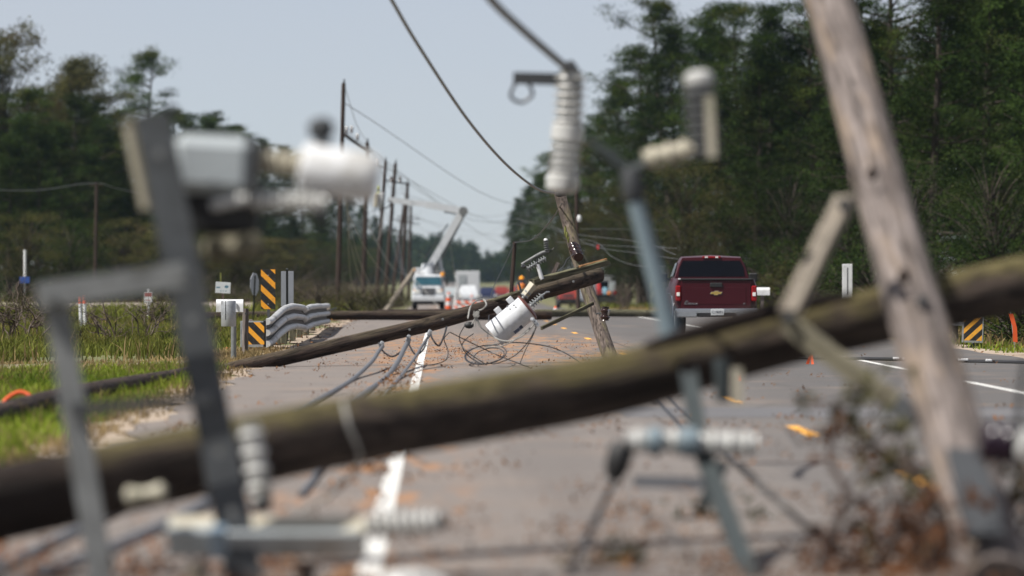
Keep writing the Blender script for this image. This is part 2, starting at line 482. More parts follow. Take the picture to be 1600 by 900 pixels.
# polished wheel tracks, tar and old stains
wt = None
for xc in (.55, 2.35, 4.2, 6.0):
    q_ = t.val(t.math('ABSOLUTE', t.math('SUBTRACT', xx, xc + .3)), .55, .05); wt = q_ if wt is None else t.math('MAXIMUM', wt, q_)
cc = t.mix(t.math('MULTIPLY', wt, .38), cc, (.085, .078, .075))
cc = t.mix(t.math('MULTIPLY', t.val(t.noise(co, 1.7, 6, .7), .60, .70), .55), cc, (.075, .066, .062))
ys_ = t.sep(co, 1)
dz_ = t.math('MULTIPLY', t.math('MULTIPLY', t.val(ys_, 76, 84), t.val(ys_, 128, 112)), t.math('MULTIPLY', t.val(x, -2.2, -.6), t.val(x, 4.4, 2.6)))
cc = t.mix(t.math('MULTIPLY', dz_, t.val(t.noise(t.co('Object', (1.6, .22, 1)), 1.6, 7, .75), .44, .60)), cc, (.25, .145, .08))
# pine straw and dust drifted along the edge line
ns = t.noise(t.co('Object', (3.0, .35, 1)), 1.2, 6, .7)
edge = t.math('MULTIPLY', t.val(t.math('ABSOLUTE', t.math('ADD', x, .45)), .9, .1), t.val(ns, .5, .62))
cc = t.mix(edge, cc, (.26, .135, .065))
cr = t.n('ShaderNodeTexVoronoi', feature='DISTANCE_TO_EDGE'); cr.inputs['Scale'].default_value = .32
t.l(t.co('Object', (1, .8, 1)), cr.inputs['Vector'])
wob = t.val(cr.outputs['Distance'], .012, .004)
cc = t.mix(t.math('MULTIPLY', wob, .55), cc, (.05, .045, .042))
t.base(cc); t.set(Roughness=.88); t.b.inputs['Specular IOR Level'].default_value = .3
t.bump(t.math('ADD', f, sp), .35, .01)
t = NT('asphalt_shadow'); co = t.co('Object')
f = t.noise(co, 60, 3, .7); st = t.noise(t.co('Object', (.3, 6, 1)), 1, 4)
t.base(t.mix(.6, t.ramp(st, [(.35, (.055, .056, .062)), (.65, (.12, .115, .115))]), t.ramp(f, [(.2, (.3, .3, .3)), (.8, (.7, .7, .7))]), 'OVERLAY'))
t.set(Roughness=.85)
def mark_mat(name, colr, wearc):
    t = NT(name); co = t.co('Object')
    w = t.val(t.noise(co, 7, 6, .75), .56, .70)
    t.base(t.mix(t.math('MULTIPLY', w, .8), colr, wearc)); t.set(Roughness=.75)
mark_mat('line_white', (.52, .52, .50), (.27, .24, .22)); mark_mat('line_yellow', (.66, .32, .04), (.25, .21, .18))
t = NT('gravel'); co = t.co('Object'); f = t.noise(co, 26, 4, .75); b = t.noise(co, 1.2, 5)
cc = t.ramp(f, [(.3, (.19, .145, .105)), (.7, (.40, .33, .255))])
t.base(t.mix(t.val(b, .5, .62), cc, (.17, .115, .07))); t.set(Roughness=.95); t.bump(f, .6, .02)
t = NT('track'); co = t.co('Object'); f = t.noise(co, 22, 4, .75); b = t.noise(co, .9, 6, .7)
cc = t.ramp(f, [(.3, (.15, .11, .08)), (.7, (.34, .28, .21))])
t.base(t.mix(t.val(b, .42, .56), cc, (.085, .085, .035))); t.set(Roughness=.95)
t = NT('ballast'); co = t.co('Object'); f = t.noise(co, 5, 4, .75)
t.base(t.ramp(f, [(.3, (.13, .10, .085)), (.7, (.34, .29, .25))])); t.set(Roughness=.95)

ys = [-60, -20] + list(np.arange(0, 480, 6.0)) + list(np.geomspace(480, 4000, 30))
ys = [float(y) for y in ys]
xsL = sorted(set([-1500, -700, -350, -200, -120] + list(np.arange(-80, 60, 2.5)) + [60, 120, 200, 350, 700, 1500]))
vs, fs = [], []
for y in ys:
    for x in xsL:
        d = max(-2.9 - x, x - 10.2, 0)
        z = gz(y) - min(d * .03, .12) - .012 + (.05 * math.sin(x * .9 + y * .23) * math.sin(y * .31 - x * .2) if d > 1.5 else 0)
        vs.append((float(x), y, z))
w = len(xsL)
for j in range(len(ys) - 1):
    for i in range(w - 1): fs.append((j*w+i, j*w+i+1, (j+1)*w+i+1, (j+1)*w+i))
me = bpy.data.meshes.new('ground'); me.from_pydata(vs, [], fs); me.materials.append(M['land']); me.shade_smooth(); me.update()
ground = bpy.data.objects.new('ground', me); col.objects.link(ground)
tag(ground, 'grass and dirt ground spreading on both sides of the road', kind='structure')
yr = [-60.0, -20.0] + [float(v) for v in np.arange(0, 480, 4.0)] + [float(v) for v in np.geomspace(480, 3500, 24)]
yfine = [-40.0] + [float(v) for v in np.arange(0, 300, .7)]
def edgeL(y): return -2.75 + .10 * math.sin(y * .9) + .07 * math.sin(y * 2.3 + 1)
o = strip_mesh('gravel_shoulder', lambda y: -3.25 + .22 * math.sin(y * .37) + .18 * math.sin(y * 1.13 + 2) + .1 * math.sin(y * 3.1), lambda y: -2.4, yfine, .000, 'gravel', 3)
tag(o, 'sandy gravel shoulder along the near lane', kind='structure')
o = strip_mesh('gravel_verge', lambda y: 9.6, lambda y: 10.5 + .2 * math.sin(y * .43) + .12 * math.sin(y * 1.3), yfine, .000, 'gravel', 2)
tag(o, 'thin sandy strip along the far road edge', kind='structure')
road = strip_mesh('road', edgeL, lambda y: 9.8 + .06 * math.sin(y * .8), yfine + [y for y in yr if y > 300], .012, 'asphalt', 10)
tag(road, 'two-lane asphalt road strewn with leaves', kind='structure')
def marking(name, x, w, y0, y1, mat, lab):
    yy = [y0 + (y1 - y0) * i / max(2, int((y1 - y0) / 4)) for i in range(max(2, int((y1 - y0) / 4)) + 1)]
    o = strip_mesh(name, lambda y: x - w/2, lambda y: x + w/2, yy, .0165, mat)
    o.parent = road; return o
marking('edge_line', -.34, .115, 2, 400, 'line_white', ''); marking('edge_line', 6.88, .115, 2, 400, 'line_white', '')
for k in range(-1, 26):
    y0 = 33.2 + k * 11.2; marking('centre_dash', 3.23, .115, y0, y0 + 2.9, 'line_yellow', '')
shadow_band = strip_mesh('road_shadow', lambda y: 1.8, lambda y: 9.7, [50.2, 51, 52, 53, 53.9], .0145, 'asphalt_shadow', 4); shadow_band.parent = road  # shadow of wires and poles across the road, painted as a darker sheet
# gravel track and railway in the field
trk = strip_mesh('dirt_track', lambda y: -60.0, lambda y: -4.0, [80.5, 81.5, 83, 84.5, 85.5], .0, 'track', 24, lambda x, y: .05 - .012 * abs(y - 83) + .03 * math.sin(x * 1.3 + y) - min(max(-2.9 - x, 0) * .03, .12))
tag(trk, 'pale gravel track crossing the grass towards the road', kind='structure')
bal = strip_mesh('railway_bed', lambda y: -90.0, lambda y: -8.0, [214, 218, 221.5, 228, 231, 235], 0, 'ballast', 20, lambda x, y: (.45 if 217 < y < 232 else -.2))
tag(bal, 'stony railway bed running across the field', kind='structure')
for yy in (222.5, 226.0):
    MB().box((-49, yy, gz(yy) + .50), (82, .09, .16)).build('rail', 'wood_brown', bal)

# ------------------------------------------------------------------ grass, litter
def foliage_mat(name, dark, light, tint=None, trans=.25):
    if name in ('pine', 'pine_dark', 'broad', 'broad_green', 'thin_brown'):
        dark, light, tint = mul(dark, .6), mul(light, .72 if name != 'broad_green' else .6), mul(tint, .7)
    t = NT(name); g = t.n('ShaderNodeNewGeometry'); oi = t.n('ShaderNodeObjectInfo')
    at_ = t.n('ShaderNodeAttribute'); at_.attribute_name = 'clump'
    fac = t.math('ADD', t.math('MULTIPLY', g.outputs['Random Per Island'], .3), t.math('MULTIPLY', at_.outputs['Fac'], .7))
    cc = t.ramp(fac, [(.1, dark), (.6, mul(light, .72)), (.95, light)])
    if tint: cc = t.mix(t.math('MULTIPLY', t.val(t.noise(t.co('Object'), .35, 3), .48, .66), .8), cc, tint)
    h = t.n('ShaderNodeHueSaturation'); t.l(cc, h.inputs['Color'])
    t.l(t.math('ADD', t.math('MULTIPLY', oi.outputs['Random'], .6), .7), h.inputs['Value'])
    cc = h.outputs[0]
    t.base(cc); t.set(Roughness=.85); t.b.inputs['Specular IOR Level'].default_value = .06
    tr = t.n('ShaderNodeBsdfTranslucent'); t.l(cc, tr.inputs[0])
    mx = t.n('ShaderNodeMixShader'); mx.inputs[0].default_value = trans
    t.l(t.b.outputs[0], mx.inputs[1]); t.l(tr.outputs[0], mx.inputs[2])
    t.l(mx.outputs[0], t.t.nodes['Material Output'].inputs['Surface'])
foliage_mat('grass_lush', (.050, .085, .010), (.19, .25, .028), (.15, .14, .04), .3)
foliage_mat('grass_tall', (.050, .066, .013), (.185, .205, .042), (.17, .13, .045), .3)
foliage_mat('grass_dry', (.12, .085, .04), (.30, .22, .11), None, .3)
foliage_mat('weed', (.05, .07, .015), (.14, .16, .04), (.16, .10, .05))
foliage_mat('leaf_dead', (.045, .022, .012), (.26, .12, .045), (.10, .05, .03), .2)
foliage_mat('leaf_rust', (.07, .032, .016), (.30, .12, .045), (.07, .045, .03), .25)
foliage_mat('leaf_olive', (.05, .05, .025), (.17, .155, .075), (.10, .07, .04), .25)
foliage_mat('pine', (.004, .015, .005), (.064, .102, .018), (.075, .078, .018), .18)
foliage_mat('pine_dark', (.003, .011, .005), (.046, .080, .017), (.048, .058, .016), .18)
foliage_mat('broad', (.012, .016, .006), (.095, .098, .030), (.110, .085, .038))
foliage_mat('broad_green', (.004, .015, .004), (.055, .092, .022), (.065, .080, .022))
foliage_mat('thin_brown', (.028, .031, .012), (.150, .148, .052), (.105, .078, .04))
foliage_mat('far_wood', (.022, .045, .022), (.06, .095, .035), (.07, .085, .03))
def clumpattr(me, vals):
    a = me.attributes.new('clump', 'FLOAT', 'POINT'); a.data.foreach_set('value', np.asarray(vals, dtype=np.float32)); return me
def gzv(y):
    t_ = np.clip((y - 140) / 330.0, 0, 1); return -1.35 * (t_ * t_ * (3 - 2 * t_))
def blades(name, xy, hmin, hmax, w, mat, lab, lean=.6, z0=-.02):
    n = len(xy); h = rng.uniform(hmin, hmax, n) * rng.uniform(.6, 1.0, n)
    az = rng.uniform(0, 2*np.pi, n); ln = rng.normal(0, lean, n) * h; fa = rng.uniform(0, np.pi, n)
    x, y = xy[:, 0], xy[:, 1]
    d = np.maximum(np.maximum(-2.9 - x, x - 10.2), 0)
    z = gzv(y) - np.minimum(d * .03, .12) + z0
    wx, wy = np.cos(fa) * w / 2, np.sin(fa) * w / 2
    V = np.zeros((n, 5, 3))
    V[:, 0] = np.stack([x - wx, y - wy, z], 1); V[:, 1] = np.stack([x + wx, y + wy, z], 1)
    mx, my = x + np.cos(az) * ln * .35, y + np.sin(az) * ln * .35
    V[:, 2] = np.stack([mx + wx*.7, my + wy*.7, z + h * .6], 1); V[:, 3] = np.stack([mx - wx*.7, my - wy*.7, z + h * .6], 1)
    V[:, 4] = np.stack([x + np.cos(az) * ln, y + np.sin(az) * ln, z + h * .97], 1)
    b = (np.arange(n) * 5)[:, None]
    F = np.concatenate([b + [0, 1, 2], b + [0, 2, 3], b + [3, 2, 4]], 1).ravel()
    me = clumpattr(npmesh(name, V.reshape(-1, 3), F, 3, mat), np.repeat(np.clip(.5 + .28 * (np.sin(x * 2.1 + y * .5) + np.sin(x * .7 - y * .33)) + rng.normal(0, .12, n), 0, 1), 5))
    o = bpy.data.objects.new(name, me); col.objects.link(o); return tag(o, lab, kind='stuff')
def tufts(n, x0, x1, y0, y1, per, sig, keep=None):
    cx = rng.uniform(x0, x1, n); cy = rng.uniform(y0, y1, n)
    if keep is not None:
        k = keep(cx, cy); cx, cy = cx[k], cy[k]
    xy = np.stack([np.repeat(cx, per), np.repeat(cy, per)], 1)
    return xy + rng.normal(0, sig, xy.shape)
patchy = lambda x, y: (np.sin(x*1.3+y*.35)+np.sin(x*.5-y*.21+2)+rng.normal(0, .6, len(x))) > -.5
trackfree = lambda x, y: ~((y > 78.5) & (y < 87.5))
blades('grass', tufts(5600, -13, -3.3, 33, 80, 15, .10), .06, .24, .020, 'grass_lush', 'bright green grass on the verge beside the near lane')
blades('grass', tufts(1900, -16, -5.2, 64, 79, 12, .12, patchy), .08, .22, .03, 'weed', 'weedy ground cover beside the gravel track')
blades('grass', tufts(1200, -4.4, -2.95, 33, 100, 12, .12), .04, .14, .02, 'grass_dry', 'dry grass edging the gravel shoulder')
blades('grass', tufts(5200, -17, -4.6, 88, 150, 13, .3, patchy), .10, .5, .030, 'grass_tall', 'tall yellow-green grass in the field beyond the track')
blades('grass', tufts(4200, -38, -5.0, 150, 330, 12, .45, patchy), .3, .9, .07, 'grass_tall', 'tall rough grass around the far signs and poles')
blades('grass', tufts(700, -16, -4.2, 79.5, 87, 10, .14, patchy), .06, .2, .03, 'grass_dry', 'dry tufts breaking up the gravel track')
blades('grass', tufts(900, -14, -3.4, 33, 80, 8, .12, patchy), .1, .34, .018, 'grass_dry', 'dead stalks standing in the verge grass')
blades('grass', tufts(260, -17, -4.6, 88, 150, 6, .3), .15, .6, .03, 'grass_dry', 'dead brown stalks among the tall field grass', .6)
blades('grass', tufts(1500, -9, -4.2, 96, 165, 12, .2), .1, .4, .03, 'grass_tall', 'green grass behind the guardrail')
blades('grass', tufts(2600, 10.3, 20, 66, 170, 12, .16), .06, .22, .03, 'grass_lush', 'mown grass on the far verge behind the pickup')
blades('grass', tufts(3200, 10.8, 30, 125, 420, 12, .4, patchy), .25, .8, .06, 'grass_tall', 'rough grass at the foot of the wood')
blades('grass', tufts(900, 10.0, 13, 100, 300, 12, .3, patchy), .1, .4, .05, 'grass_dry', 'dry grass strip along the far road edge')

def flakes(name, xy, size, mat, lab, zmax=.03, tilt=.5, zb=.016):
    n = len(xy); s = rng.uniform(.4, 1.0, n) * size; a = rng.uniform(0, 2*np.pi, n); asp = rng.uniform(.25, .7, n)
    x, y = xy[:, 0], xy[:, 1]; z = gzv(y) + zb + rng.uniform(.002, zmax, n)
    u = np.stack([np.cos(a), np.sin(a), rng.normal(0, tilt, n)], 1) * s[:, None] / 2
    v = np.stack([-np.sin(a), np.cos(a), rng.normal(0, tilt, n)], 1) * (s * asp)[:, None] / 2
    c = np.stack([x, y, z + np.abs(u[:, 2]) + np.abs(v[:, 2])], 1)
    V = np.stack([c - u, c + v - u * .2, c + u, c - v + u * .1], 1)
    F = np.arange(n * 4)
    me = clumpattr(npmesh(name, V.reshape(-1, 3), F, 4, mat), np.repeat(rng.uniform(0, 1, n), 4))
    o = bpy.data.objects.new(name, me); col.objects.link(o); return tag(o, lab, kind='stuff')
def clumps(n, x0, x1, y0, y1, per, sx, sy): 
    cx = rng.uniform(x0, x1, n); cy = rng.uniform(0, 1, n) ** 1.3 * (y1 - y0) + y0
    xy = np.stack([np.repeat(cx, per), np.repeat(cy, per)], 1)
    return xy + rng.normal(0, 1, xy.shape) * [sx, sy]
L1 = np.concatenate([clumps(240, -2.6, 5.5, 20, 95, 7, .05, .22), clumps(90, -.75, -.3, 22, 80, 16, .05, .5), clumps(60, 1.5, 8, 26, 70, 8, .1, .4), clumps(500, -2.6, 9, 20, 110, 1, .1, .1)])
flakes('leaf_litter', L1, .055, 'leaf_dead', 'small brown leaves and twigs scattered over the asphalt')
L2 = np.concatenate([clumps(30, -.6, 1.0, 82, 112, 40, .22, 1.6), clumps(22, 1.0, 3.2, 86, 112, 26, .2, 1.2), clumps(14, -2.2, -.4, 80, 125, 26, .3, 2)])
flakes('pine_straw', L2, .038, 'leaf_rust', 'rust-coloured pine straw drifted on the road under the transformer')
L3 = np.concatenate([clumps(20, 1.9, 3.2, 23, 27, 18, .16, .3), clumps(24, 1.2, 3.0, 22.5, 24.6, 18, .12, .2), clumps(24, -2.4, -.6, 22.5, 26, 26, .12, .3)])
flakes('leaf_litter', L3, .065, 'leaf_rust', 'orange-brown leaf litter piled on the road below the broken poles', .05)
flakes('leaf_litter', np.concatenate([clumps(150, -2.4, 3.4, 23, 50, 16, .09, .55), clumps(40, 3.4, 7.5, 28, 55, 14, .12, .6), clumps(30, .6, 1.6, 24, 34, 20, .1, .7)]), .05, 'leaf_dead', 'drifts of brown leaves and twigs across the near lanes', .035)
flakes('bark_debris', np.concatenate([clumps(30, -4.0, -2.7, 95, 170, 30, .3, 2), clumps(20, 9.9, 12, 70, 160, 20, .4, 2)]), .09, 'leaf_dead', 'bark and twigs along the road edges', .06)

# ------------------------------------------------------------------ trees
def tube_np(mb, pts, r0, r1, n=6):
    m = len(pts); mb.tube(pts, [r0 + (r1 - r0) * i / (m - 1) for i in range(m)], n, caps=False)
def needle_cloud(centres, rad, k, ln, w, up=.25, rs=None):
    rs = rs or rng; n = len(centres) * k
    c = np.repeat(np.asarray(centres), k, 0) + rs.normal(0, 1, (n, 3)) * rad
    d = rs.normal(0, 1, (n, 3)); d[:, 2] += up; d /= np.linalg.norm(d, axis=1)[:, None]
    p = np.cross(d, rs.normal(0, 1, (n, 3))); p /= np.linalg.norm(p, axis=1)[:, None] + 1e-9
    L = (rs.uniform(.5, 1, n) * ln)[:, None]; W = (rs.uniform(.6, 1, n) * w)[:, None]
    V = np.stack([c - p * W, c + d * L * .5 - p * W * .2, c + d * L, c + p * W], 1)
    return V.reshape(-1, 3)
def pine_proto(name, seed, h, cb, cr, limbs, per, mat, lean=0.0, dense=1.0, k=64, ln=.36, w=.044):
    rs = np.random.default_rng(seed); rr = random.Random(seed)
    tm = MB(); tr = h * .0115
    pts = [Vector((lean * (i/10)**2 * h * .12 + .12 * math.sin(i * .9 + seed), .12 * math.cos(i * .7 + seed), h * i / 10 - .3)) for i in range(11)]
    tm.tube(pts, [tr * (1.15 - .95 * (i/10)**1.1) for i in range(11)], 7)
    cen = []
    for i in range(limbs):
        t_ = (i + rr.random()) / limbs; z = h * (cb + (1 - cb) * t_ ** .9)
        prof = (math.sin(math.pi * min(1, .22 + .78 * t_)) ** .8 + .15) if cb > .25 else (1.05 - t_ * .85)
        L = cr * prof * rr.uniform(.5, 1.12); az = rr.uniform(0, 6.283)
        f = z / h * 10; i0 = min(int(f), 9); b = pts[i0].lerp(pts[i0+1], f - i0)
        slope = rr.uniform(-.12, .25) + .5 * t_
        dv = Vector((math.cos(az), math.sin(az), slope))
        q = [b, b + dv * L * .5 + Vector((0, 0, -.03 * L)), b + dv * L + Vector((0, 0, .12 * L))]
        tube_np(tm, q, .055 * L * .25 + .025, .012, 4)
        for j in range(per):
            u = rr.uniform(.28, 1.05); p = q[0].lerp(q[2], u)
            sp = .30 * L * (1.1 - .5 * u)
            cen.append((p.x + rr.gauss(0, sp * .6), p.y + rr.gauss(0, sp * .6), p.z + rr.gauss(.08, .16 * L * .5 + .12)))
    V = needle_cloud(cen, np.array([.37, .37, .15]) * dense, k, ln, w, .45, rs)
    return tree_from(name, tm, V, mat, np.repeat(rs.uniform(0, 1, len(cen)), k * 4))
def broad_proto(name, seed, h, cr, lobes, per, mat, size=.2, trunkr=.16, spread=.5, bare=.0, base=.35):
    rs = np.random.default_rng(seed); rr = random.Random(seed); tm = MB(); cen = []
    pts = [Vector((.25 * math.sin(i * .8 + seed), .25 * math.cos(i * .6 + seed * 2), h * .8 * i / 8 - .3)) for i in range(9)]
    tm.tube(pts, [trunkr * (1.1 - .9 * i / 8) for i in range(9)], 7)
    for i in range(lobes):
        t_ = base + (1 - base) * rr.random(); az = rr.uniform(0, 6.283)
        rad = cr * math.sqrt(rr.random()) * (.55 + .6 * math.sin(math.pi * min(1, (t_ - base) / (1 - base) * .8 + .15)))
        e = Vector((math.cos(az) * rad, math.sin(az) * rad, h * t_))
        b = pts[min(8, max(1, int((t_ - .18) * 9)))]
        mid = b.lerp(e, .5) + Vector((0, 0, .05 * h))
        tube_np(tm, [b, mid, e], .04 + .02 * rr.random(), .012, 4)
        if rr.random() < bare:
            for _ in range(3):
                e2 = e + Vector((rr.gauss(0, .6), rr.gauss(0, .6), rr.uniform(.4, 1.3))); tube_np(tm, [e, e2], .018, .006, 3)
            continue
        m = int(per * rr.uniform(.5, 1.4)); q = rs.normal(0, 1, (m, 3)) * [spread, spread, spread * .7] + [e.x, e.y, e.z]
        cen.append(q)
    V = needle_cloud(np.concatenate(cen), .08, 2, size * 1.6, size * .5, .1, rs)
    return tree_from(name, tm, V, mat, np.repeat(np.concatenate([np.full(len(q), rs.uniform(0, 1)) for q in cen]), 8))
def tree_from(name, tm, V, mat, cl):
    root = bpy.data.objects.new(name, None)
    tr = tm.build('trunk', 'bark', None); tr.parent = root
    n = len(V) // 4
    cr = bpy.data.objects.new('crown', clumpattr(npmesh('crown', V, np.arange(n * 4), 4, mat), cl)); cr.parent = root
    col.objects.unlink(tr)
    return root, [tr, cr]
wood_mat('bark', (.035, .026, .02), (.12, .095, .075))
PINES = [pine_proto('pine_tree', 11, 22, .34, 4.2, 58, 5, 'pine'),
         pine_proto('pine_tree', 12, 23, .42, 3.8, 52, 5, 'pine'),
         pine_proto('pine_tree', 13, 20, .22, 4.4, 72, 5, 'pine_dark'),
         pine_proto('pine_tree', 14, 21, .12, 4.6, 84, 5, 'pine_dark')]
LOOSE = [pine_proto('pine_tree', 21, 24, .62, 3.6, 28, 7, 'pine', .6), pine_proto('pine_tree', 22, 21, .5, 3.4, 44, 8, 'thin_brown', .5, 1.1, 60, .36, .045)]
BROAD = [broad_proto('broadleaf_tree', 31, 15, 4.2, 100, 75, 'broad', .115), broad_proto('broadleaf_tree', 32, 13, 4.0, 95, 75, 'broad_green', .115),
         broad_proto('broadleaf_tree', 33, 17, 3.6, 120, 80, 'thin_brown', .16, .16, .45, .05)]
SHRUB = [broad_proto('shrub', 41, 3.2, 1.7, 36, 40, 'broad_green', .09, .05, .34, 0, .12), broad_proto('shrub', 42, 2.6, 1.6, 36, 36, 'thin_brown', .07, .04, .34, .3, .1),
         broad_proto('shrub', 43, 2.2, 1.5, 32, 40, 'broad', .085, .04, .3, 0, .08)]
trnd = random.Random(5)
def plant(proto, x, y, hs, ws, label, cat, group=None, rz=None, z=None):
    root, kids = proto
    o = root.copy(); col.objects.link(o); o.empty_display_size = .5
    o.location = (x, y, (gz(y) - .1) if z is None else z); o.rotation_euler = (0, 0, trnd.uniform(0, 6.28) if rz is None else rz); o.scale = (ws, ws, hs)
    for k in kids:
        c = k.copy(); col.objects.link(c); c.parent = o
    return tag(o, label, cat, group)
def tree_px(proto, ph, x, top, s, label, group=None, wf=1.0, cat='tree', rz=None):
    Y = FPX / s; g = VPY + (EYE - gz(Y)) * s; h = (g - top) / s
    return plant(proto, (x - VPX) / s, Y, h / ph, wf * (h / ph) ** .7, label, cat, group, rz)
RW = 'tall dark green pine in the dense wood along the road behind the pickup'
for i, (x, top, s, pi) in enumerate([(1640,-150,40,3), (1545,-190,36,2), (1462,-120,37,3), (1395,-160,31,0), (1330,-60,33,3), (1268,-30,27,0), (1205,15,27,2), (1150,5,24,1), (1185,60,29,3),
        (1105,22,23,2), (1120,140,26,3), (1010,150,19.5,3), (1052,48,21,2), (1000,75,19,0), (968,128,17.5,2), (935,180,15.5,0), (905,205,14,1),
        (882,228,12.5,2), (862,240,11.5,0), (842,275,10.2,2), (826,292,9.2,3), (812,312,8.2,2), (802,330,7.4,3)]):
    tree_px(PINES[pi], (22, 23, 20, 21)[pi], x, top, s, RW, 'pines in the wood behind the pickup', 1.05)
tree_px(LOOSE[0], 24, 1048, 2, 20.5, 'loose-crowned pine rising at the sky edge of the wood behind the pickup', None, 1.1, rz=2.6)
tree_px(BROAD[2], 17, 925, 215, 15.5, 'sparse olive tree at the front of the wood, above the leaning post', None, 1.0)
for (x, top, s, b) in [(1075,250,27,0), (985,290,21,0), (1235,260,31,1), (1330,280,36,1), (1420,250,40,1), (1550,230,44,1), (950,330,18,0), (905,320,15.5,0), (870,345,13,1), (845,350,11,1), (1150,300,29,0), (1010,350,23,1)]:
    tree_px(BROAD[b], (15, 13, 17)[b], x, top, s, 'leafy understorey tree at the front of the wood behind the pickup', 'understorey trees of the wood behind the pickup', 1.15)
for k in range(46):
    s = trnd.uniform(9, 33); Y = FPX / s; X = trnd.uniform(22, 44) + (0 if s < 20 else 3); pi = trnd.choice([1, 2, 3, 3])
    plant(PINES[pi], X, Y, trnd.uniform(.8, 1.0), 1.15, 'pine standing deep in the wood behind the pickup', 'tree', 'pines deep in the wood behind the pickup')
for k in range(40):
    s = trnd.uniform(12, 46); Y = FPX / s; X = trnd.uniform(14.5, 22)
    plant(SHRUB[trnd.choice([0, 0, 1, 2])], X, Y, trnd.uniform(.6, 1.3), trnd.uniform(.9, 1.5), 'low bush at the foot of the wood behind the pickup', 'bush', 'bushes at the foot of the wood')
LW = 'pine in the wood across the field'
for (x, top, s, pi) in [(-25,70,18,0), (60,200,21,3), (15,215,22,3), (178,205,17,2), (250,195,16,2), (290,183,14.5,3), (325,190,14,2), (352,205,13,0), (384,214,12,2), (415,222,11.2,3), (445,232,10.4,2), (472,246,9.6,0), (30,182,20,3), (95,196,19.5,2), (-15,190,21,2), (155,190,18,3), (75,186,18,1), (42,140,19,1), (150,160,17.5,0), (185,172,17,1), (272,172,15.2,1), (335,178,13.8,0), (370,196,12.6,1), (118,150,18.2,0),
        (500,264,8.8,3), (520,284,8,2), (545,304,7.2,3), (566,322,6.5,2), (588,340,5.8,3), (606,354,5.2,2), (135,230,19,3), (215,240,18,3), (270,260,16.5,2), (330,270,15.5,3), (400,290,13,2), (455,320,12,3), (500,345,10.5,2)]:
    tree_px(PINES[pi], (22, 23, 20, 21)[pi], x, top, s, LW, 'pines in the wood across the field', 1.05)
tree_px(LOOSE[0], 24, 216, 82, 15.5, 'tall lone pine with an open crown standing above the wood across the field', None, 1.0, rz=.4)
tree_px(BROAD[2], 17, 8, 40, 18, 'tall thin-leaved tree at the picture edge across the field', None, .9)
tree_px(BROAD[2], 17, 62, 150, 18.5, 'brownish thin-leaved tree between pines across the field', None, .8)
tree_px(LOOSE[1], 21, 100, 95, 17.5, 'wind-stripped tree with a brown open crown across the field', None, 1.2, rz=1.0)
tree_px(BROAD[2], 17, 128, 105, 17, 'leaning thin brown-crowned tree beside the lone pine', None, .75)
for (x, top, s, b) in [(40,330,24,0), (110,345,23,1), (190,340,21,0), (255,350,20,2), (310,360,19,0), (365,365,18,2), (410,370,17,2), (448,372,16,2), (480,372,15,0), (508,380,13.5,1), (540,375,12,1), (560,385,10,0)]:
    tree_px(BROAD[b], (15, 13, 17)[b], x, top, s, 'low leafy tree at the front of the wood across the field', 'leafy trees of the wood across the field', 1.3)
for k in range(60):
    s = trnd.uniform(11, 24); Y = FPX / s; X = -trnd.uniform(17, 42)
    plant(SHRUB[trnd.choice([1, 1, 2, 2, 0])], X, Y, trnd.uniform(.5, 1.1), trnd.uniform(.9, 1.5), 'scrubby bush at the foot of the wood across the field', 'bush', 'bushes across the field')
for k in range(54):
    s = trnd.uniform(16, 27); Y = FPX / s; X = -trnd.uniform(3.6, 15)
    plant(SHRUB[trnd.choice([1, 1, 1, 2])], X, Y, trnd.uniform(.4, .8), trnd.uniform(.8, 1.3), 'brown scrub bush around the feet of the standing poles', 'bush', 'scrub around the standing poles')
for k in range(34):
    s = trnd.uniform(9, 17); Y = FPX / s; X = -trnd.uniform(40, 62)
    plant(PINES[trnd.choice([1, 2, 3, 3])], X, Y, trnd.uniform(.75, .95), 1.2, 'pine standing deep in the wood across the field', 'tree', 'pines deep in the wood across the field')
for (x, s, pi, k) in [(95, 60, 2, .3), (250, 56, 2, .35), (60, 52, 1, .4), (20, 56, 2, .4), (120, 74, 2, .18), (205, 76, 2, .16), (285, 78, 0, .14), (320, 70, 2, .2), (455, 45, 1, .4), (500, 40, 1, .45), (545, 38, 2, .45)]:
    plant(SHRUB[pi], (x - VPX) / s, FPX / s, k, k * 1.5, 'small scrubby weed clump in the field beyond the gravel track', 'bush', 'weed clumps in the field')
# far-off wood closing the view down the road
cc_ = []
rs = np.random.default_rng(77)
for k in range(330):
    px = rs.uniform(560, 860); s = rs.uniform(2.6, 4.2)
    if 740 < px < 800: hh = rs.uniform(7, 12)
    elif px < 700: hh = rs.uniform(14, 20)
    else: hh = rs.uniform(11, 18)
    X, Y = (px - VPX) / s, FPX / s; m = int(70 + hh * 8)
    rad = hh * .26
    q = rs.normal(0, 1, (m, 3)); q /= np.linalg.norm(q, axis=1)[:, None]; q *= rs.uniform(.35, 1, (m, 1)) ** .5
    cc_.append(q * [rad, rad, hh * .5] + [X, Y, -1.3 + hh * .52])
for k in range(170):
    u = rs.uniform(0, 1); px = 200 + 420 * u; s = 8.2 - 3.6 * u; hh = rs.uniform(11, 17); X, Y = (px - VPX) / s, FPX / s; m = 150; rad = hh * .28
    q = rs.normal(0, 1, (m, 3)); q /= np.linalg.norm(q, axis=1)[:, None]; q *= rs.uniform(.3, 1, (m, 1)) ** .5
    cc_.append(q * [rad, rad, hh * .52] + [X, Y, -1.3 + hh * .48])
V = needle_cloud(np.concatenate(cc_), .5, 1, 2.6, .8, .2, rs)
o = bpy.data.objects.new('far_wood', npmesh('far_wood', V, np.arange(len(V)), 4, 'far_wood')); col.objects.link(o)
tag(o, 'hazy far-off wood closing the view down the road', kind='stuff')
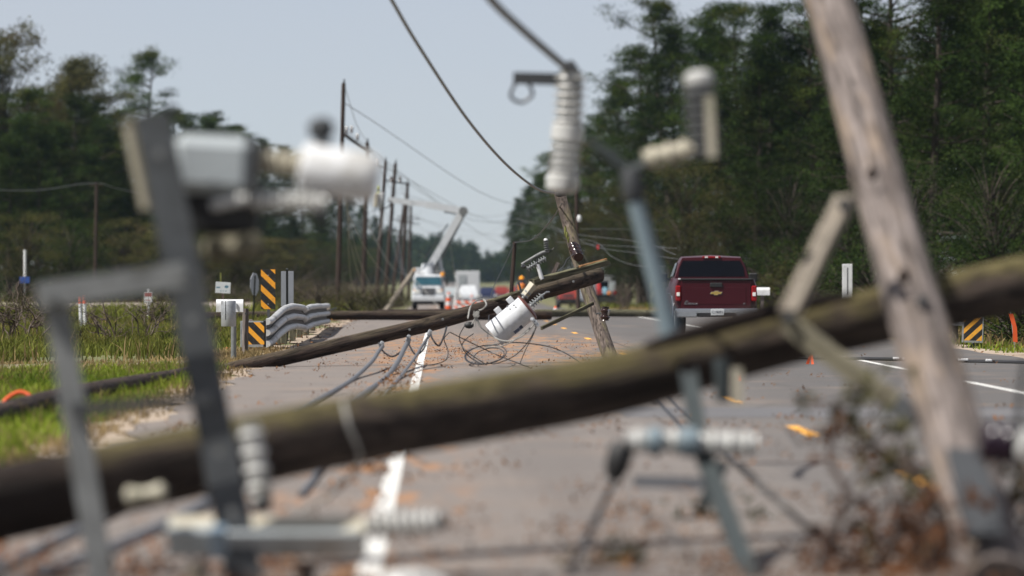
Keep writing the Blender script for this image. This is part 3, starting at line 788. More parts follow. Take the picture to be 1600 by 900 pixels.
# ------------------------------------------------------------------ the foreground poles
fa = [P(-480, 893, 368), P(-60, 800, 345), P(400, 702, 325), P(800, 632, 306), P(1000, 590, 298), P(1250, 521, 290), P(1600, 443, 281), P(2000, 357, 273)]
t = thing('fallen_utility_pole', fa[0], 'thick mossy utility pole lying aslant right across the foreground', 'utility pole')
wood('shaft', fa, [.18, .175, .17, .165, .16, .158, .155, .15], 'wood_mossy', t, 26, seed=3)
# a long splintered shelf of sapwood on its upper side
sp = [P(1010, 540, 302), P(1110, 512, 299), P(1230, 480, 295), P(1330, 462, 292)]
wood('splinter', sp, [.02, .045, .05, .02], 'wood_mossy', t, 10, seed=8)
for (x, y, s) in ((1232, 497, 305), (1440, 470, 300)):
    MB().cyl(P(x, y, s), P(x, y, s + 2.2), .03, .026, 10).build('bolt', 'steel_dark', t)
fa_at = lambda x: min(spline(fa, 24), key=lambda v: abs(v.x / v.y * FPX + VPX - x))

la = [P(1262, -130, 233), P(1297, 0, 246), P(1428, 480, 296), P(1556, 895, 341), P(1566, 925, 351)]
t = thing('leaning_utility_pole', la[-1], 'weathered grey utility pole leaning across the picture at right, knots showing', 'utility pole')
sh = wood('shaft', la, [.150, .150, .152, .165, .168], 'wood_grey', t, 24, seed=5)
for (x, y, r, s) in ((1362, 272, .030, 281.5), (1412, 432, .034, 298)):
    MB().ball(P(x, y, s), r, 10, (1, .5, 1.3)).build('knot', 'wood_brown', t)
pl = MB(); pl.bar(P(1508, 705, 331), P(1540, 838, 345), .17, .03, (0, 1, 0)); pl.build('steel_plate', 'steel_dark', t)

t = thing('wooden_brace', P(1318, 318, 297), 'pale flat wooden brace standing up from the mossy fallen pole', 'brace')
plank('board', P(1320, 312, 297), P(1232, 492, 305), .10, .06, 'wood_pale', t)
MB().cyl(P(1318, 318, 297), P(1318, 318, 301), .03, .03, 10).build('bolt', 'steel_dark', t)
t = thing('wooden_brace', P(1238, 512, 306), 'short olive wooden brace slanting down from the mossy pole to the leaning pole', 'brace')
plank('board', P(1230, 505, 306), P(1412, 640, 309), .06, .10, 'wood_buff', t)
MB().bar(P(1400, 632, 309.5), P(1432, 655, 310), .11, .08, (0, 1, 0)).build('end_shoe', 'steel_dark', t)

# galvanised steel frame straddling the pole
def channel(mb, a, b, w, d, th=.012):
    a, b = Vector(a), Vector(b); ax = (b - a).normalized(); y = Vector((0, 1, 0)); u = ax.cross(y).normalized()
    mb.bar(a, b, w, th, y)
    for k in (-1, 1):
        mb.bar(a + u * k * (w - th) / 2 + y * d / 2, b + u * k * (w - th) / 2 + y * d / 2, th, d, y)
t = thing('steel_frame', P(378, 895, 350), 'tall grey galvanised steel bracket frame standing over the fallen pole', 'bracket')
m = MB(); channel(m, P(236, 178, 350), P(384, 915, 350), .158, .09); m.build('upright', 'steel_blue', t)
m = MB(); channel(m, P(84, 452, 352), P(160, 915, 352), .110, .07); m.build('upright', 'steel_galv', t)
m = MB(); channel(m, P(58, 462, 353), P(290, 428, 353), .112, .07); m.build('crossbar', 'steel_galv', t)
m = MB(); m.bar(P(110, 640, 352.5), P(330, 622, 352), .05, .03, (0, 1, 0)); m.build('crossbar', 'steel_dark', t)
m = MB(); m.prism([P(188, 184, 346), P(232, 178, 346), P(240, 330, 346), P(218, 328, 346)], (0, .12, 0)); m.build('end_plate', 'wood_buff', t)
m = MB(); m.bar(P(198, 200, 347.5), P(226, 325, 347.5), .028, .03, (0, 1, 0)); m.build('cream_strip', 'tank_cream', t)
m = MB(); m.bar(P(310, 590, 348), P(334, 778, 348), .06, .05, (0, 1, 0)); m.build('wood_batten', 'wood_pale', t)
for (x, y) in ((248, 240), (285, 425), (300, 500), (342, 705), (80, 463), (362, 800)):
    MB().cyl(P(x, y, 353), P(x, y, 354.5), .022, .022, 8).build('bolt', 'steel_galv', t)
MB().cyl(P(262, 168, 350), P(276, 178, 350), .03, .02, 10).build('lifting_eye', 'steel_dark', t)

# recloser with bushings on the frame
t = thing('recloser', P(320, 300, 348), 'pale grey recloser tank with white arrester cylinder on top of the steel frame', 'recloser')
q = Matrix.Rotation(R(3), 3, 'Y')
MB().box(P(333, 258, 345), (.375, .30, .265), q, bev=.05).build('tank', 'tank_grey', t)
MB().box(P(398, 258, 345), (.035, .31, .24), q, bev=.012).build('flange', 'steel_dark', t)
MB().sheds(P(402, 252, 345), P(474, 258, 345), .068, .045, 5).build('bushing', 'tank_cream', t)
MB().lathe(P(468, 262, 345), P(592, 280, 345), [(0, .08), (.03, .112), (.1, .118), (.8, .116), (.93, .108), (1, .085)], 26).build('arrester', 'white_paint', t)
MB().lathe(P(505, 232, 345), P(500, 184, 345), [(0, .03), (.3, .03), (.4, .055), (.8, .06), (1, .03)], 14).build('terminal_cap', 'steel_dark', t)
MB().sheds(P(392, 312, 346), P(508, 318, 346), .055, .035, 8).build('bushing', 'porcelain', t)
MB().lathe(P(500, 306, 346), P(500, 358, 346), [(0, .02), (.2, .03), (.8, .028), (1, .015)], 12).build('terminal', 'steel_dark', t)
MB().box(P(345, 335, 344), (.35, .26, .19), q, bev=.03).build('mechanism_box', 'black_rubber', t)
MB().lathe(P(318, 392, 346), P(408, 382, 346), [(0, .03), (.1, .06), (.6, .055), (.9, .06), (1, .04)], 16).build('coil_cover', 'wood_buff', t)
MB().sheds(P(330, 322, 348), P(386, 310, 348), .03, .02, 3).build('bushing', 'porcelain', t)

# crossarm with an insulator lying low in front
t = thing('fibreglass_crossarm', P(420, 900, 345), 'cream and grey fibreglass crossarm lying low under the steel frame, ribbed insulator on its end', 'crossarm')
q = Matrix.Rotation(R(38), 3, 'X')
MB().box(P(418, 838, 345), (.89, .125, .15), q, bev=.008).build('beam', 'tank_cream', t)
MB().box(P(300, 845, 351), (.22, .05, .15), q, bev=.008).build('clamp_plate', 'tank_grey', t)
MB().box(P(452, 848, 350), (.66, .03, .13), q, bev=.006).build('face_plate', 'tank_grey', t)
MB().box(P(342, 846, 353), (.07, .05, .17), q, bev=.008).build('bracket', 'pale_blue', t)
MB().sheds(P(572, 822, 347), P(684, 815, 347), .070, .045, 7).build('insulator', 'porcelain', t)
MB().lathe(P(684, 815, 347), P(700, 814, 347), [(0, .03), (.5, .04), (1, .02)], 12).build('end_fitting', 'steel_dark', t)
wood('post', [P(306, 880, 345), P(310, 914, 345)], [.05, .05], 'wood_pale', t, 10)
wood('post', [P(480, 880, 346), P(480, 914, 346)], [.03, .03], 'wood_brown', t, 10)

t = thing('post_insulator', P(400, 780, 338), 'mottled white post insulator strapped upright to the fallen pole', 'insulator')
MB().sheds(P(390, 660, 340), P(408, 778, 340), .062, .045, 4).build('sheds', 'porcelain', t)
MB().lathe(P(408, 776, 340), P(412, 800, 340), [(0, .05), (.4, .045), (1, .03)], 12).build('foot', 'steel_dark', t)
MB().bar(P(318, 712, 338.5), P(405, 690, 338.5), .035, .02, (0, 1, 0)).build('strap', 'steel_dark', t)
t = thing('bell_insulator', P(640, 930, 366), 'white porcelain bell insulator lying on the road at the lower edge', 'insulator')
MB().lathe(P(590, 934, 366), P(700, 918, 366), [(0, .05), (.1, .09), (.35, .115), (.5, .095), (.55, .115), (.8, .07), (1, .04)], 22).build('bell', 'porcelain', t)
MB().lathe(P(700, 918, 366), P(716, 915, 366), [(0, .025), (1, .02)], 10).build('pin', 'steel_dark', t)
t = thing('spool_insulator', P(205, 775, 352), 'small cream spool insulator bolted on the shaded side of the fallen pole', 'insulator')
MB().lathe(P(196, 776, 353), P(258, 768, 353), [(0, .03), (.1, .045), (.35, .03), (.65, .03), (.9, .045), (1, .03)], 14).build('spool', 'tank_cream', t)
MB().cyl(P(190, 776.5, 353), P(264, 767, 353), .010, .010, 8).build('bolt', 'steel_dark', t)
cable('ground_lead', [P(536, 628, 322), P(545, 665, 323), P(562, 722, 322), P(520, 770, 318), P(470, 800, 312)], .010, 'cable_pale', 'pale flat lead hanging over the fallen pole beside the white line')

# standoff arm with arrester above the pole
t = thing('standoff_arrester', P(1050, 505, 299), 'blue-grey fibreglass arm on the fallen pole carrying a tall arrester and white fittings', 'arrester')
MB().tube([P(1050, 535, 299), P(1030, 450, 299), P(990, 305, 299)], [.055, .05, .042], 14).build('arm', 'fibre_blue', t)
MB().lathe(P(992, 315, 299), P(984, 262, 299), [(0, .045), (.2, .06), (.8, .055), (1, .04)], 14).build('collar', 'steel_dark', t)
MB().tube([P(984, 272, 299), P(950, 240, 299), P(918, 222, 299)], [.032, .028, .02], 10).build('side_arm', 'steel_green', t)
MB().sheds(P(1006, 250, 299), P(1084, 232, 299), .062, .045, 3).build('insulator', 'tank_cream', t)
MB().tube([P(984, 270, 299), P(1010, 256, 299)], .03, 8).build('link', 'steel_green', t)
MB().sheds(P(1104, 248, 299), P(1092, 132, 299), .095, .062, 7).build('arrester', 'polymer_dark', t)
MB().lathe(P(1093, 136, 299), P(1090, 110, 299), [(0, .06), (.3, .08), (.75, .075), (1, .04)], 18).build('cap', 'porcelain', t)
MB().bar(P(1112, 246, 304), P(1108, 150, 304), .045, .04, (0, 1, 0)).build('side_rod', 'tank_cream', t)
# hanging insulator string
t = thing('hanging_insulator', P(882, 300, 215), 'white ribbed insulator string hanging from a cable against the sky', 'insulator')
MB().sheds(P(892, 112, 215), P(888, 198, 215), .122, .082, 6).build('upper_sheds', 'porcelain', t)
MB().lathe(P(888, 190, 215), P(885, 226, 215), [(0, .08), (.2, .12), (.8, .12), (1, .08)], 20).build('middle_cap', 'porcelain', t)
MB().sheds(P(885, 222, 215), P(880, 274, 215), .122, .082, 4).build('lower_sheds', 'porcelain', t)
MB().lathe(P(880, 268, 215), P(878, 302, 215), [(0, .08), (.25, .122), (.8, .118), (1, .06)], 20).build('bottom_cap', 'porcelain', t)
MB().bar(P(802, 122, 215), P(884, 124, 215), .085, .07, (0, 1, 0)).build('clamp_arm', 'steel_dark', t)
MB().tube(spline([P(806, 128, 215), P(798, 150, 215), P(815, 160, 215), P(832, 148, 215), P(826, 130, 215)], 6), .014, 6).build('wire_loop', 'cable_black', t)
MB().lathe(P(892, 116, 215), P(886, 96, 215), [(0, .07), (.5, .06), (1, .04)], 14).build('top_fitting', 'steel_dark', t)
cable('overhead_conductor', [P(735, -50, 235), P(768, 0, 230), P(820, 50, 222), P(887, 108, 215)], .030, 'cable_grey', 'thick grey conductor coming down out of the sky to the hanging insulator')

# lower hanging hardware
t = thing('switch_bracket', P(1172, 905, 339), 'dark steel switch bracket with a horizontal white insulator standing under the fallen pole', 'bracket')
m = MB(); channel(m, P(1076, 585, 306), P(1096, 700, 314), .085, .06); m.build('upper_leg', 'steel_green', t)
m = MB(); channel(m, P(1092, 690, 313), P(1174, 905, 339), .09, .06); m.build('lower_leg', 'steel_green', t)
m = MB(); m.bar(P(1130, 725, 314), P(1098, 790, 318), .06, .04, (0, 1, 0)); m.build('gusset', 'steel_green', t)
MB().sheds(P(978, 688, 316), P(1100, 692, 316), .066, .048, 4).build('insulator', 'porcelain', t)
MB().sheds(P(1098, 692, 316), P(1182, 694, 316), .068, .050, 3).build('insulator', 'porcelain', t)
MB().lathe(P(1012, 690, 317), P(1034, 690, 317), [(0, .066), (.5, .075), (1, .066)], 16).build('band', 'fibre_blue', t)
MB().lathe(P(1062, 691, 317), P(1090, 691, 317), [(0, .066), (.5, .076), (1, .066)], 16).build('band', 'fibre_blue', t)
MB().lathe(P(974, 690, 316), P(958, 750, 316), [(0, .04), (.2, .065), (.7, .06), (1, .035)], 14).build('end_boot', 'black_rubber', t)
MB().bar(P(990, 752, 315), P(1108, 756, 316), .055, .04, (0, 1, 0)).build('blade', 'steel_light', t)
cable('jumper_wire', [P(960, 748, 316), P(948, 775, 318), P(922, 830, 326), P(885, 905, 340)], .016, 'cable_black', 'black jumper wire hanging from the insulator boot down to the road')
cable('jumper_wire', [P(1150, 722, 315), P(1190, 760, 316), P(1240, 805, 318), P(1300, 858, 306)], .013, 'cable_black', 'black wire slanting from the bracket foot towards the dead branches')
t = thing('pole_step', P(1135, 590, 308), 'stubby dark bolt and pale tag under the fallen pole beside the switch bracket', 'bolt')
MB().cyl(P(1128, 560, 306), P(1130, 628, 306), .045, .04, 12).build('bolt', 'steel_green', t)
MB().bar(P(1151, 575, 303), P(1152, 632, 303), .055, .02, (0, 1, 0)).build('tag', 'tank_cream', t)
t = thing('line_post_insulator', P(1545, 700, 350), 'dark purple insulator with a white collar fixed to the leaning pole at the right edge', 'insulator')
MB().sheds(P(1532, 690, 347), P(1602, 700, 347), .115, .08, 3).build('sheds', 'porcelain_purple', t)
MB().lathe(P(1590, 694, 351), P(1612, 697, 351), [(0, .05), (.3, .075), (1, .06)], 16).build('collar', 'porcelain', t)
cable('tie_wire', [P(1602, 560, 350), P(1594, 620, 350), P(1590, 690, 350)], .014, 'cable_black', 'dark tie wire rising from the purple insulator at the right edge')

# dead branches with leaves, lower right
def branch(label, pts, r0, leaves, mat, seed, spread=.10, size=.06, twigs=14, tl=.22):
    rr = random.Random(seed); rs = np.random.default_rng(seed)
    t = thing('broken_branch', pts[-1], label, 'branch'); path = spline(pts, 8); m = MB()
    m.tube(path, [r0 * (1 - .6 * i / (len(path) - 1)) for i in range(len(path))], 8)
    cen = []
    for k in range(twigs):
        p = path[rr.randrange(len(path))]; d = Vector((rr.gauss(0, 1), rr.gauss(0, .8), rr.gauss(.25, .8))).normalized() * tl * rr.uniform(.5, 1.3)
        q = p + d * .6 + Vector((0, 0, rr.uniform(-.03, .05))); m.tube([p, q, p + d], [r0 * .35, r0 * .25, r0 * .12], 5)
        for j in range(leaves):
            u = rr.uniform(.3, 1.1); c = p + d * u; cen.append((c.x + rr.gauss(0, spread), c.y + rr.gauss(0, spread), max(.02, c.z + rr.gauss(0, spread))))
    m.build('stem', 'wood_brown', t)
    V = needle_cloud(cen, .02, 1, size * 1.7, size * .45, -.3, rs) - np.array(parent_world(t))
    c = bpy.data.objects.new('leaves', npmesh('leaves', V, np.arange(len(V)), 4, mat)); col.objects.link(c); c.parent = t
    c['kind'] = 'stuff'
branch('dark bare stem bending up from the leaf litter beside the leaning pole', [P(1283, 905, 338), P(1300, 835, 334), P(1322, 775, 330), P(1296, 715, 326), P(1300, 655, 322)], .026, 3, 'leaf_dead', 51, .06, .07, 12, .2)
branch('pale dead branch with withered olive leaves slanting down to the leaning pole', [P(1302, 632, 316), P(1360, 690, 318), P(1420, 730, 322), P(1500, 800, 328)], .022, 5, 'leaf_olive', 52, .035, .085, 14, .30)
branch('dead branch with curled brown leaves lying at the foot of the leaning pole', [P(1320, 888, 330), P(1390, 840, 326), P(1450, 800, 322), P(1500, 740, 316)], .02, 4, 'leaf_dead', 53, .04, .085, 20, .34)
branch('branch of rust-coloured leaves in front of the leaning pole base', [P(1340, 905, 336), P(1420, 878, 332), P(1500, 855, 330), P(1560, 850, 326)], .018, 5, 'leaf_rust', 54, .04, .075, 26, .26)
branch('leafy brown branch behind the leaning pole at the right edge', [P(1540, 910, 322), P(1580, 860, 318), P(1610, 790, 314), P(1600, 730, 310)], .018, 7, 'leaf_olive', 55, .04, .085, 22, .28)
branch('thin dry twig tangle on the road below the switch bracket', [P(1060, 815, 276), P(1100, 805, 272), P(1150, 808, 270), P(1180, 820, 276)], .010, 6, 'leaf_olive', 56, .05, .045, 14, .12)
branch('low green-brown sprig lying on the road at the bottom edge', [P(890, 888, 328), P(950, 882, 324), P(1010, 886, 326)], .010, 8, 'leaf_olive', 57, .04, .045, 14, .10)

branch('tall open tangle of dead twigs with drooping leaves between bracket and leaning pole', [P(1370, 905, 330), P(1400, 830, 326), P(1385, 760, 322), P(1340, 690, 320), P(1312, 640, 318)], .016, 4, 'leaf_olive', 58, .03, .085, 13, .30)
branch('withered twig crossing in front of the leaning pole foot', [P(1440, 900, 344), P(1480, 830, 344), P(1450, 760, 344), P(1400, 690, 340)], .014, 4, 'leaf_dead', 59, .03, .08, 12, .26)
# ------------------------------------------------------------------ transformer pole (the sharp middle ground)
ta = [P(345, 583, 103), P(400, 569, 102.5), P(500, 547, 101.5), P(640, 514, 100), P(692, 501, 99.5), P(800, 469, 98), P(880, 447, 97), P(936, 430, 96)]
t = thing('transformer_pole', ta[0], 'snapped dark utility pole slanting up from the verge with a transformer hung on it', 'utility pole')
wood('shaft', ta, [.12, .118, .115, .115, .115, .118, .12, .12], 'wood_creosote', t, 28, jag=.05, seed=9)
plank('split_slab', P(831, 442, 98.6), P(948, 410, 97.6), .20, .105, 'wood_olive', t, .72, .05, 3)
wood('fresh_splinter', [P(905, 418, 98), P(945, 405.5, 97.5)], [.030, .018], 'wood_fresh', t, 8, jag=.05, seed=13)
wood('split_slab', [P(735, 480, 98.6), P(790, 463, 98.4), P(832, 450, 98)], [.02, .035, .04], 'wood_olive', t, 10, seed=14)
MB().bar(P(810, 441, 99.7), P(818, 468, 99.7), .035, .02, (0, 1, 0)).build('steel_band', 'steel_dark', t)
for (x, y) in ((692, 499), (640, 515), (896, 440)):
    MB().cyl(P(x, y, 100.0), P(x, y, 101.3), .020, .016, 8).build('bolt', 'steel_galv', t)
tr = thing('transformer', P(770, 524, 101.5), 'white cylindrical transformer with brown lid hanging upside down on the snapped pole', 'transformer')
A, B = P(771, 524, 101.5), P(823, 481, 101.5)
MB().lathe(A, B, [(0, .17), (.0, .198), (.03, .205), (.95, .205), (1, .21)], 36).build('tank', 'tank_white', tr)
C = B + (B - A) * .075
MB().lathe(B + (B - A) * .002, C, [(0, .222), (.35, .228), (.6, .21), (1, .14)], 36).build('lid', 'lid_brown', tr)
ax = (B - A).normalized()
pp = lambda x, y, s=101.5: P(x, y, s)
MB().sheds(pp(817, 466), pp(827, 454), .062, .026, 2, 16).build('bushing', 'polymer_grey', tr)
wg = MB(); wg.tube([pp(819, 463), pp(834, 444)], [.060, .072], 4); wg.build('wildlife_guard', 'tank_cream', tr)
MB().sheds(pp(829, 478, 102.6), pp(848, 461, 102.6), .062, .020, 5, 16).build('bushing', 'polymer_grey', tr)
MB().tube(spline([pp(848, 461, 102.6), pp(853, 457, 102.6), pp(858, 456, 102)], 4), .012, 6).build('terminal', 'steel_light', tr)
for i, (x, y) in enumerate(((831, 498), (835, 502), (838, 506))):
    m = MB(); m.lathe(pp(x, y, 103.4), pp(x + 2.6, y + 2.5, 104.6), [(0, .02), (.3, .033), (.6, .03), (1, .018)], 10); m.build('secondary_bushing', 'steel_light', tr)
for (x, y) in ((797, 469), (778, 485)):
    MB().box(pp(x, y, 101), (.10, .05, .095), Matrix.Rotation(R(-40), 3, 'Y'), bev=.006).build('mounting_lug', 'tank_white', tr)
for (x, y) in ((803, 477), (806, 480), (793, 479), (797, 483)):
    MB().cyl(P(x, y, 103.7), P(x, y, 104.2), .016, .012, 8).build('stud', 'steel_light', tr)
MB().box(P(807.5, 517, 103.4), (.10, .012, .055), Matrix.Rotation(R(-38), 3, 'Y') , bev=.002).build('rating_label', 'ink', tr)
MB().box(P(814, 511.5, 103.75), (.06, .012, .055), Matrix.Rotation(R(-38), 3, 'Y') , bev=.002).build('rating_label', 'ink', tr)
MB().tube([P(760, 543, 101.5), P(784, 541, 103.6), P(800, 534, 104.6), P(828, 512, 104)], .010, 6).build('ground_strap', 'cable_pale', tr)

# fuse cutout standing on the pole
t = thing('fuse_cutout', P(846, 434, 98.6), 'fuse cutout with ribbed grey insulators standing up from the snapped pole', 'fuse cutout')
MB().cyl(P(847, 437, 98.6), P(840, 413, 98.6), .034, .03, 14).build('post', 'white_paint', t)
MB().cyl(P(840.5, 415, 98.6), P(837, 396, 98.6), .016, .014, 10).build('clamp_rod', 'steel_dark', t)
MB().sheds(P(822, 421, 98.6), P(839, 411, 98.6), .056, .016, 4, 16).build('insulator', 'polymer_grey', t)
MB().sheds(P(841, 409.5, 98.6), P(853, 403, 98.6), .052, .016, 3, 16).build('insulator', 'polymer_grey', t)
MB().cyl(P(815, 413, 98.6), P(837, 400, 98.6), .020, .022, 12).build('fuse_tube', 'steel_galv', t)
MB().tube([P(837, 400, 98.6), P(848, 394.5, 98.6), P(858, 392.5, 98.6)], .026, 10).build('contact_arm', 'steel_galv', t)
MB().sheds(P(855, 393, 98.6), P(852.6, 374, 98.6), .046, .020, 5, 16).build('arrester', 'polymer_dark', t)
MB().lathe(P(852.9, 376.5, 98.6), P(852.5, 372.5, 98.6), [(0, .03), (.4, .034), (1, .02)], 14).build('cap', 'white_paint', t)
MB().box(P(818, 416, 98.6), (.075, .07, .07), Matrix.Rotation(R(30), 3, 'Y'), bev=.012).build('hinge', 'steel_dark', t)
MB().tube(spline([P(856, 396, 98.6), P(862, 391, 98.6), P(866, 387, 98.6)], 4), .009, 6).build('lead', 'cable_black', t)
MB().tube(spline([P(816, 419, 98.6), P(828, 412, 98.8), P(832, 404, 98.8), P(846, 398, 98.8), P(856, 398, 98.6)], 5), .008, 6).build('lead', 'cable_black', t)

# leaning pole behind it
lb = [P(874, 300, 90), P(900, 393, 91), P(921, 462, 92.4), P(957, 569, 95)]
t = thing('broken_utility_pole', lb[-1], 'thin grey broken pole leaning behind the snapped transformer pole', 'utility pole')
wood('shaft', lb, [.10, .11, .115, .125], 'wood_weathered', t, 18, jag=.05, seed=21)
MB().sheds(P(896, 384, 93.2), P(904, 402, 93.6), .10, .07, 3, 16).build('insulator', 'porcelain_dark', t)
MB().tube([P(902, 394, 93.2), P(915, 424, 93.4)], .10, 8).build('bark_strip', 'wood_olive', t)
m = MB(); m.ball(P(883.5, 361, 92.6), .045, 10, (.5, .6, 2.2)); m.ball(P(888, 374, 92.8), .04, 8, (.5, .6, 1.6)); m.ball(P(886, 368, 92.8), .04, 8, (.6, .6, 1.8)); m.build('moss', 'moss', t)['kind'] = 'stuff'
plank('brace', P(846, 513, 96.5), P(927, 474, 95), .035, .055, 'wood_olive', t)
MB().bar(P(855, 447, 92.5), P(872, 410, 92.5), .06, .04, (0, 1, 0)).build('brace', 'wood_grey', t)
MB().sheds(P(946, 479, 95.6), P(945, 501, 95.6), .085, .06, 2, 16).build('insulator', 'porcelain_dark', t)
MB().cyl(P(932, 490, 95.2), P(948, 489, 95.6), .012, .012, 8).build('pin', 'steel_dark', t)
MB().cyl(P(950, 488, 95.9), P(952, 488, 95.9), .05, .045, 12).build('disc', 'porcelain', t)
MB().lathe(P(868, 304, 92), P(886, 300, 92), [(0, .03), (.2, .06), (.8, .06), (1, .03)], 12).build('top_clamp', 'steel_dark', t)
cable('overhead_wire', [P(596, -25, 150), P(612, 0, 147), P(655, 73, 135), P(730, 186, 116), P(790, 256, 102), P(838, 294, 94), P(872, 303, 91)], .021, 'cable_grey', 'dark wire curving down out of the sky to the top of the leaning broken pole')
pa = P(797, 470, 62); 
t = thing('cut_post', gs(795, 62), 'short slim wooden post standing upright behind the transformer', 'post')
wood('shaft', [gs(794, 62, -.1), P(804.5, 378, 62)], [.055, .05], 'wood_brown', t, 12, jag=.02, seed=31)
MB().cyl(P(802, 381, 62), P(808, 380, 62), .012, .012, 8).build('pin', 'steel_dark', t)
cable('guy_wire', [P(804, 379, 62), P(832, 374, 68), P(858, 348, 82), P(878, 318, 92)], .011, 'cable_black', 'thin dark wire sagging between the slim post and the leaning broken pole')
cable('guy_wire', [P(803, 381, 62), P(790, 410, 63), P(770, 452, 65), P(765, 480, 67), gs(762, 69)], .011, 'cable_black', 'thin dark wire running down from the slim post towards the dark car')

# loose conductors on the road
cA = [P(598, 541, 102), P(591, 550, 104), P(580, 566, 109), GP(551, 596, .03), GP(516, 618, .03), GP(479, 638, .03), GP(330, 722, .03), GP(200, 796, .03), GP(60, 868, .03), GP(-140, 960, .03)]
cB = [P(639, 531, 101), P(632, 544, 104), P(621, 566, 109), P(603, 590, 114), GP(572, 616, .03), GP(510, 662, .03), GP(390, 750, .03), GP(250, 832, .03), GP(0, 935, .03)]
cC = [P(671, 524, 100.5), P(660, 540, 103), P(646, 562, 107), GP(623, 595, .03), GP(590, 632, .03), GP(540, 690, .03), GP(470, 780, .03)]
for pts, r, lab in ((cA, .030, 'thick grey conductor on the road, outermost of the three under the snapped pole'), (cB, .036, 'thickest grey conductor curving down from the snapped pole, between its two neighbours'), (cC, .022, 'thinner grey conductor touching the white line under the snapped pole')):
    cable('fallen_conductor', pts, r, 'cable_grey', lab, n=9)
for pts, lab in (([P(592, 536, 102), P(598, 548, 103), P(612, 557, 104), P(626, 550, 104), P(640, 536, 102)], 'bent connector hook beside the outermost conductor'),
                 ([P(636, 526, 102), P(640, 540, 103), P(650, 554, 104), P(662, 545, 104), P(668, 528, 102)], 'bent connector hook beside the thickest conductor'),
                 ([P(672, 518, 101), P(676, 530, 102), P(686, 540, 102), P(694, 524, 101.5), P(698, 510, 101)], 'bent connector hook nearest the transformer')):
    cable('connector_hook', pts, .014, 'cable_black', lab, 'hook')
for (x, y, lab) in ((596, 538, 'small clamp joining the outermost conductor to the pole'), (638, 528, 'small clamp joining the thickest conductor to the pole'), (671, 520, 'small clamp joining the thinnest conductor to the pole')):
    o = MB().box(P(x, y, 102), (.06, .06, .10), Matrix.Rotation(R(25), 3, 'Y'), bev=.012).build('clamp', 'steel_light', origin=P(x, y, 102)); tag(o, lab, 'clamp')
# tangle of thin wires
def ell(cx, cy, a, b, n=20, ph=0, tilt=0, s=101, turns=1.0, grow=0.0):
    out = []
    for i in range(int(n * turns) + 1):
        th = ph + 2 * math.pi * i / n; k = 1 + grow * i / n
        x, y = a * k * math.cos(th), b * k * math.sin(th)
        out.append(P(cx + x * math.cos(tilt) - y * math.sin(tilt), cy + x * math.sin(tilt) + y * math.cos(tilt), s + y * .25))
    return out
cable('wire_coil', ell(759, 554, 31, 14, 18, 1.0, -.15, 100, 1.55, .05), .0085, 'cable_black', 'loops of black wire coiled on the road below the transformer', 'wire', seg=3)
cable('wire_coil', ell(764, 556, 24, 11.5, 18, 2.5, -.2, 101, 1.0), .0075, 'cable_black', 'smaller black wire loop inside the coil below the transformer', 'wire', seg=3)
cable('loose_wire', [P(757, 541, 101), P(800, 535, 101), P(850, 540, 100), P(880, 550, 99), GP(915, 573, .02)], 0.0090, 'cable_black', 'black wire trailing from the coil towards the foot of the leaning pole', 'wire')
cable('loose_wire', [P(703, 519, 101), P(735, 535, 101), P(780, 556, 101), GP(830, 577, .02)], 0.0083, 'cable_black', 'black wire crossing straight through the coil on the road', 'wire')
cable('loose_wire', [P(727, 507, 102), P(718, 525, 102), P(722, 540, 102), P(733, 552, 102), GP(760, 572, .02)], 0.0075, 'cable_black', 'black wire dropping from the pole clamp beside the coil', 'wire')
cable('loose_wire', [P(740, 521, 101), P(728, 530, 101), P(722, 541, 101), P(732, 556, 101), P(750, 568, 101)], 0.0083, 'cable_black', 'short curved black wire tail left of the coil', 'wire')
cable('loose_wire', [P(702, 519, 101), P(694, 530, 101), P(700, 548, 101), P(697, 562, 101.5), P(680, 569, 101), P(660, 571, 101), P(648, 564, 101), P(655, 545, 101), P(668, 532, 101)], 0.0075, 'cable_black', 'round black wire loop lying over the white line', 'wire')
cable('loose_wire', [P(838, 505, 104), P(828, 530, 104), P(805, 555, 103), P(775, 568, 102), P(760, 566, 102)], 0.0075, 'cable_black', 'black lead hanging from the transformer terminals into the coil', 'wire')
cable('loose_wire', [P(840, 506, 104), P(832, 526, 103), P(822, 545, 102), GP(812, 571, .02)], 0.0067, 'cable_black', 'black lead hanging straight from the transformer terminals to the road', 'wire')
cable('loose_wire', [P(745, 500, 103), P(752, 512, 103), P(778, 530, 103), P(800, 532, 104), P(820, 522, 104), P(836, 505, 104)], .011, 'cable_pale', 'pale lead looping under the transformer tank', 'wire')
cable('loose_wire', [P(731, 498, 102.5), P(735, 480, 102), P(744, 470, 102), P(755, 468, 101), P(760, 476, 103), P(754, 483, 103), P(748, 485, 103)], .012, 'cable_pale', 'pale wire looped over the top of the snapped pole', 'wire')
cable('loose_wire', [P(846, 437, 99), P(862, 432, 97.5), P(880, 416, 96), P(886, 405, 95), P(898, 396, 93.8)], 0.0060, 'cable_black', 'thin wire from the fuse cutout to the leaning pole insulator', 'wire')
t = thing('wire_knot', P(744, 492, 103), 'white knotted wire bundle on the pole between coil and transformer', 'wire')
m = MB()
rr = random.Random(4)
for k in range(7):
    c = P(744, 491, 103); m.tube(spline([c + Vector((rr.uniform(-.05, .05), -.02, rr.uniform(-.05, .06))) for _ in range(4)], 4), .010, 6)
m.build('twists', 'cable_pale', t)
m = MB()
for k in range(4): m.tube([P(744, 494, 103), P(737 + k * 5, 507 + k % 2 * 4, 103)], .009, 6)
m.build('wire_ends', 'cable_pale', t)
MB().ball(P(733, 508, 102), .07, 10, (1.1, .7, .8)).build('splice', 'black_rubber', t)
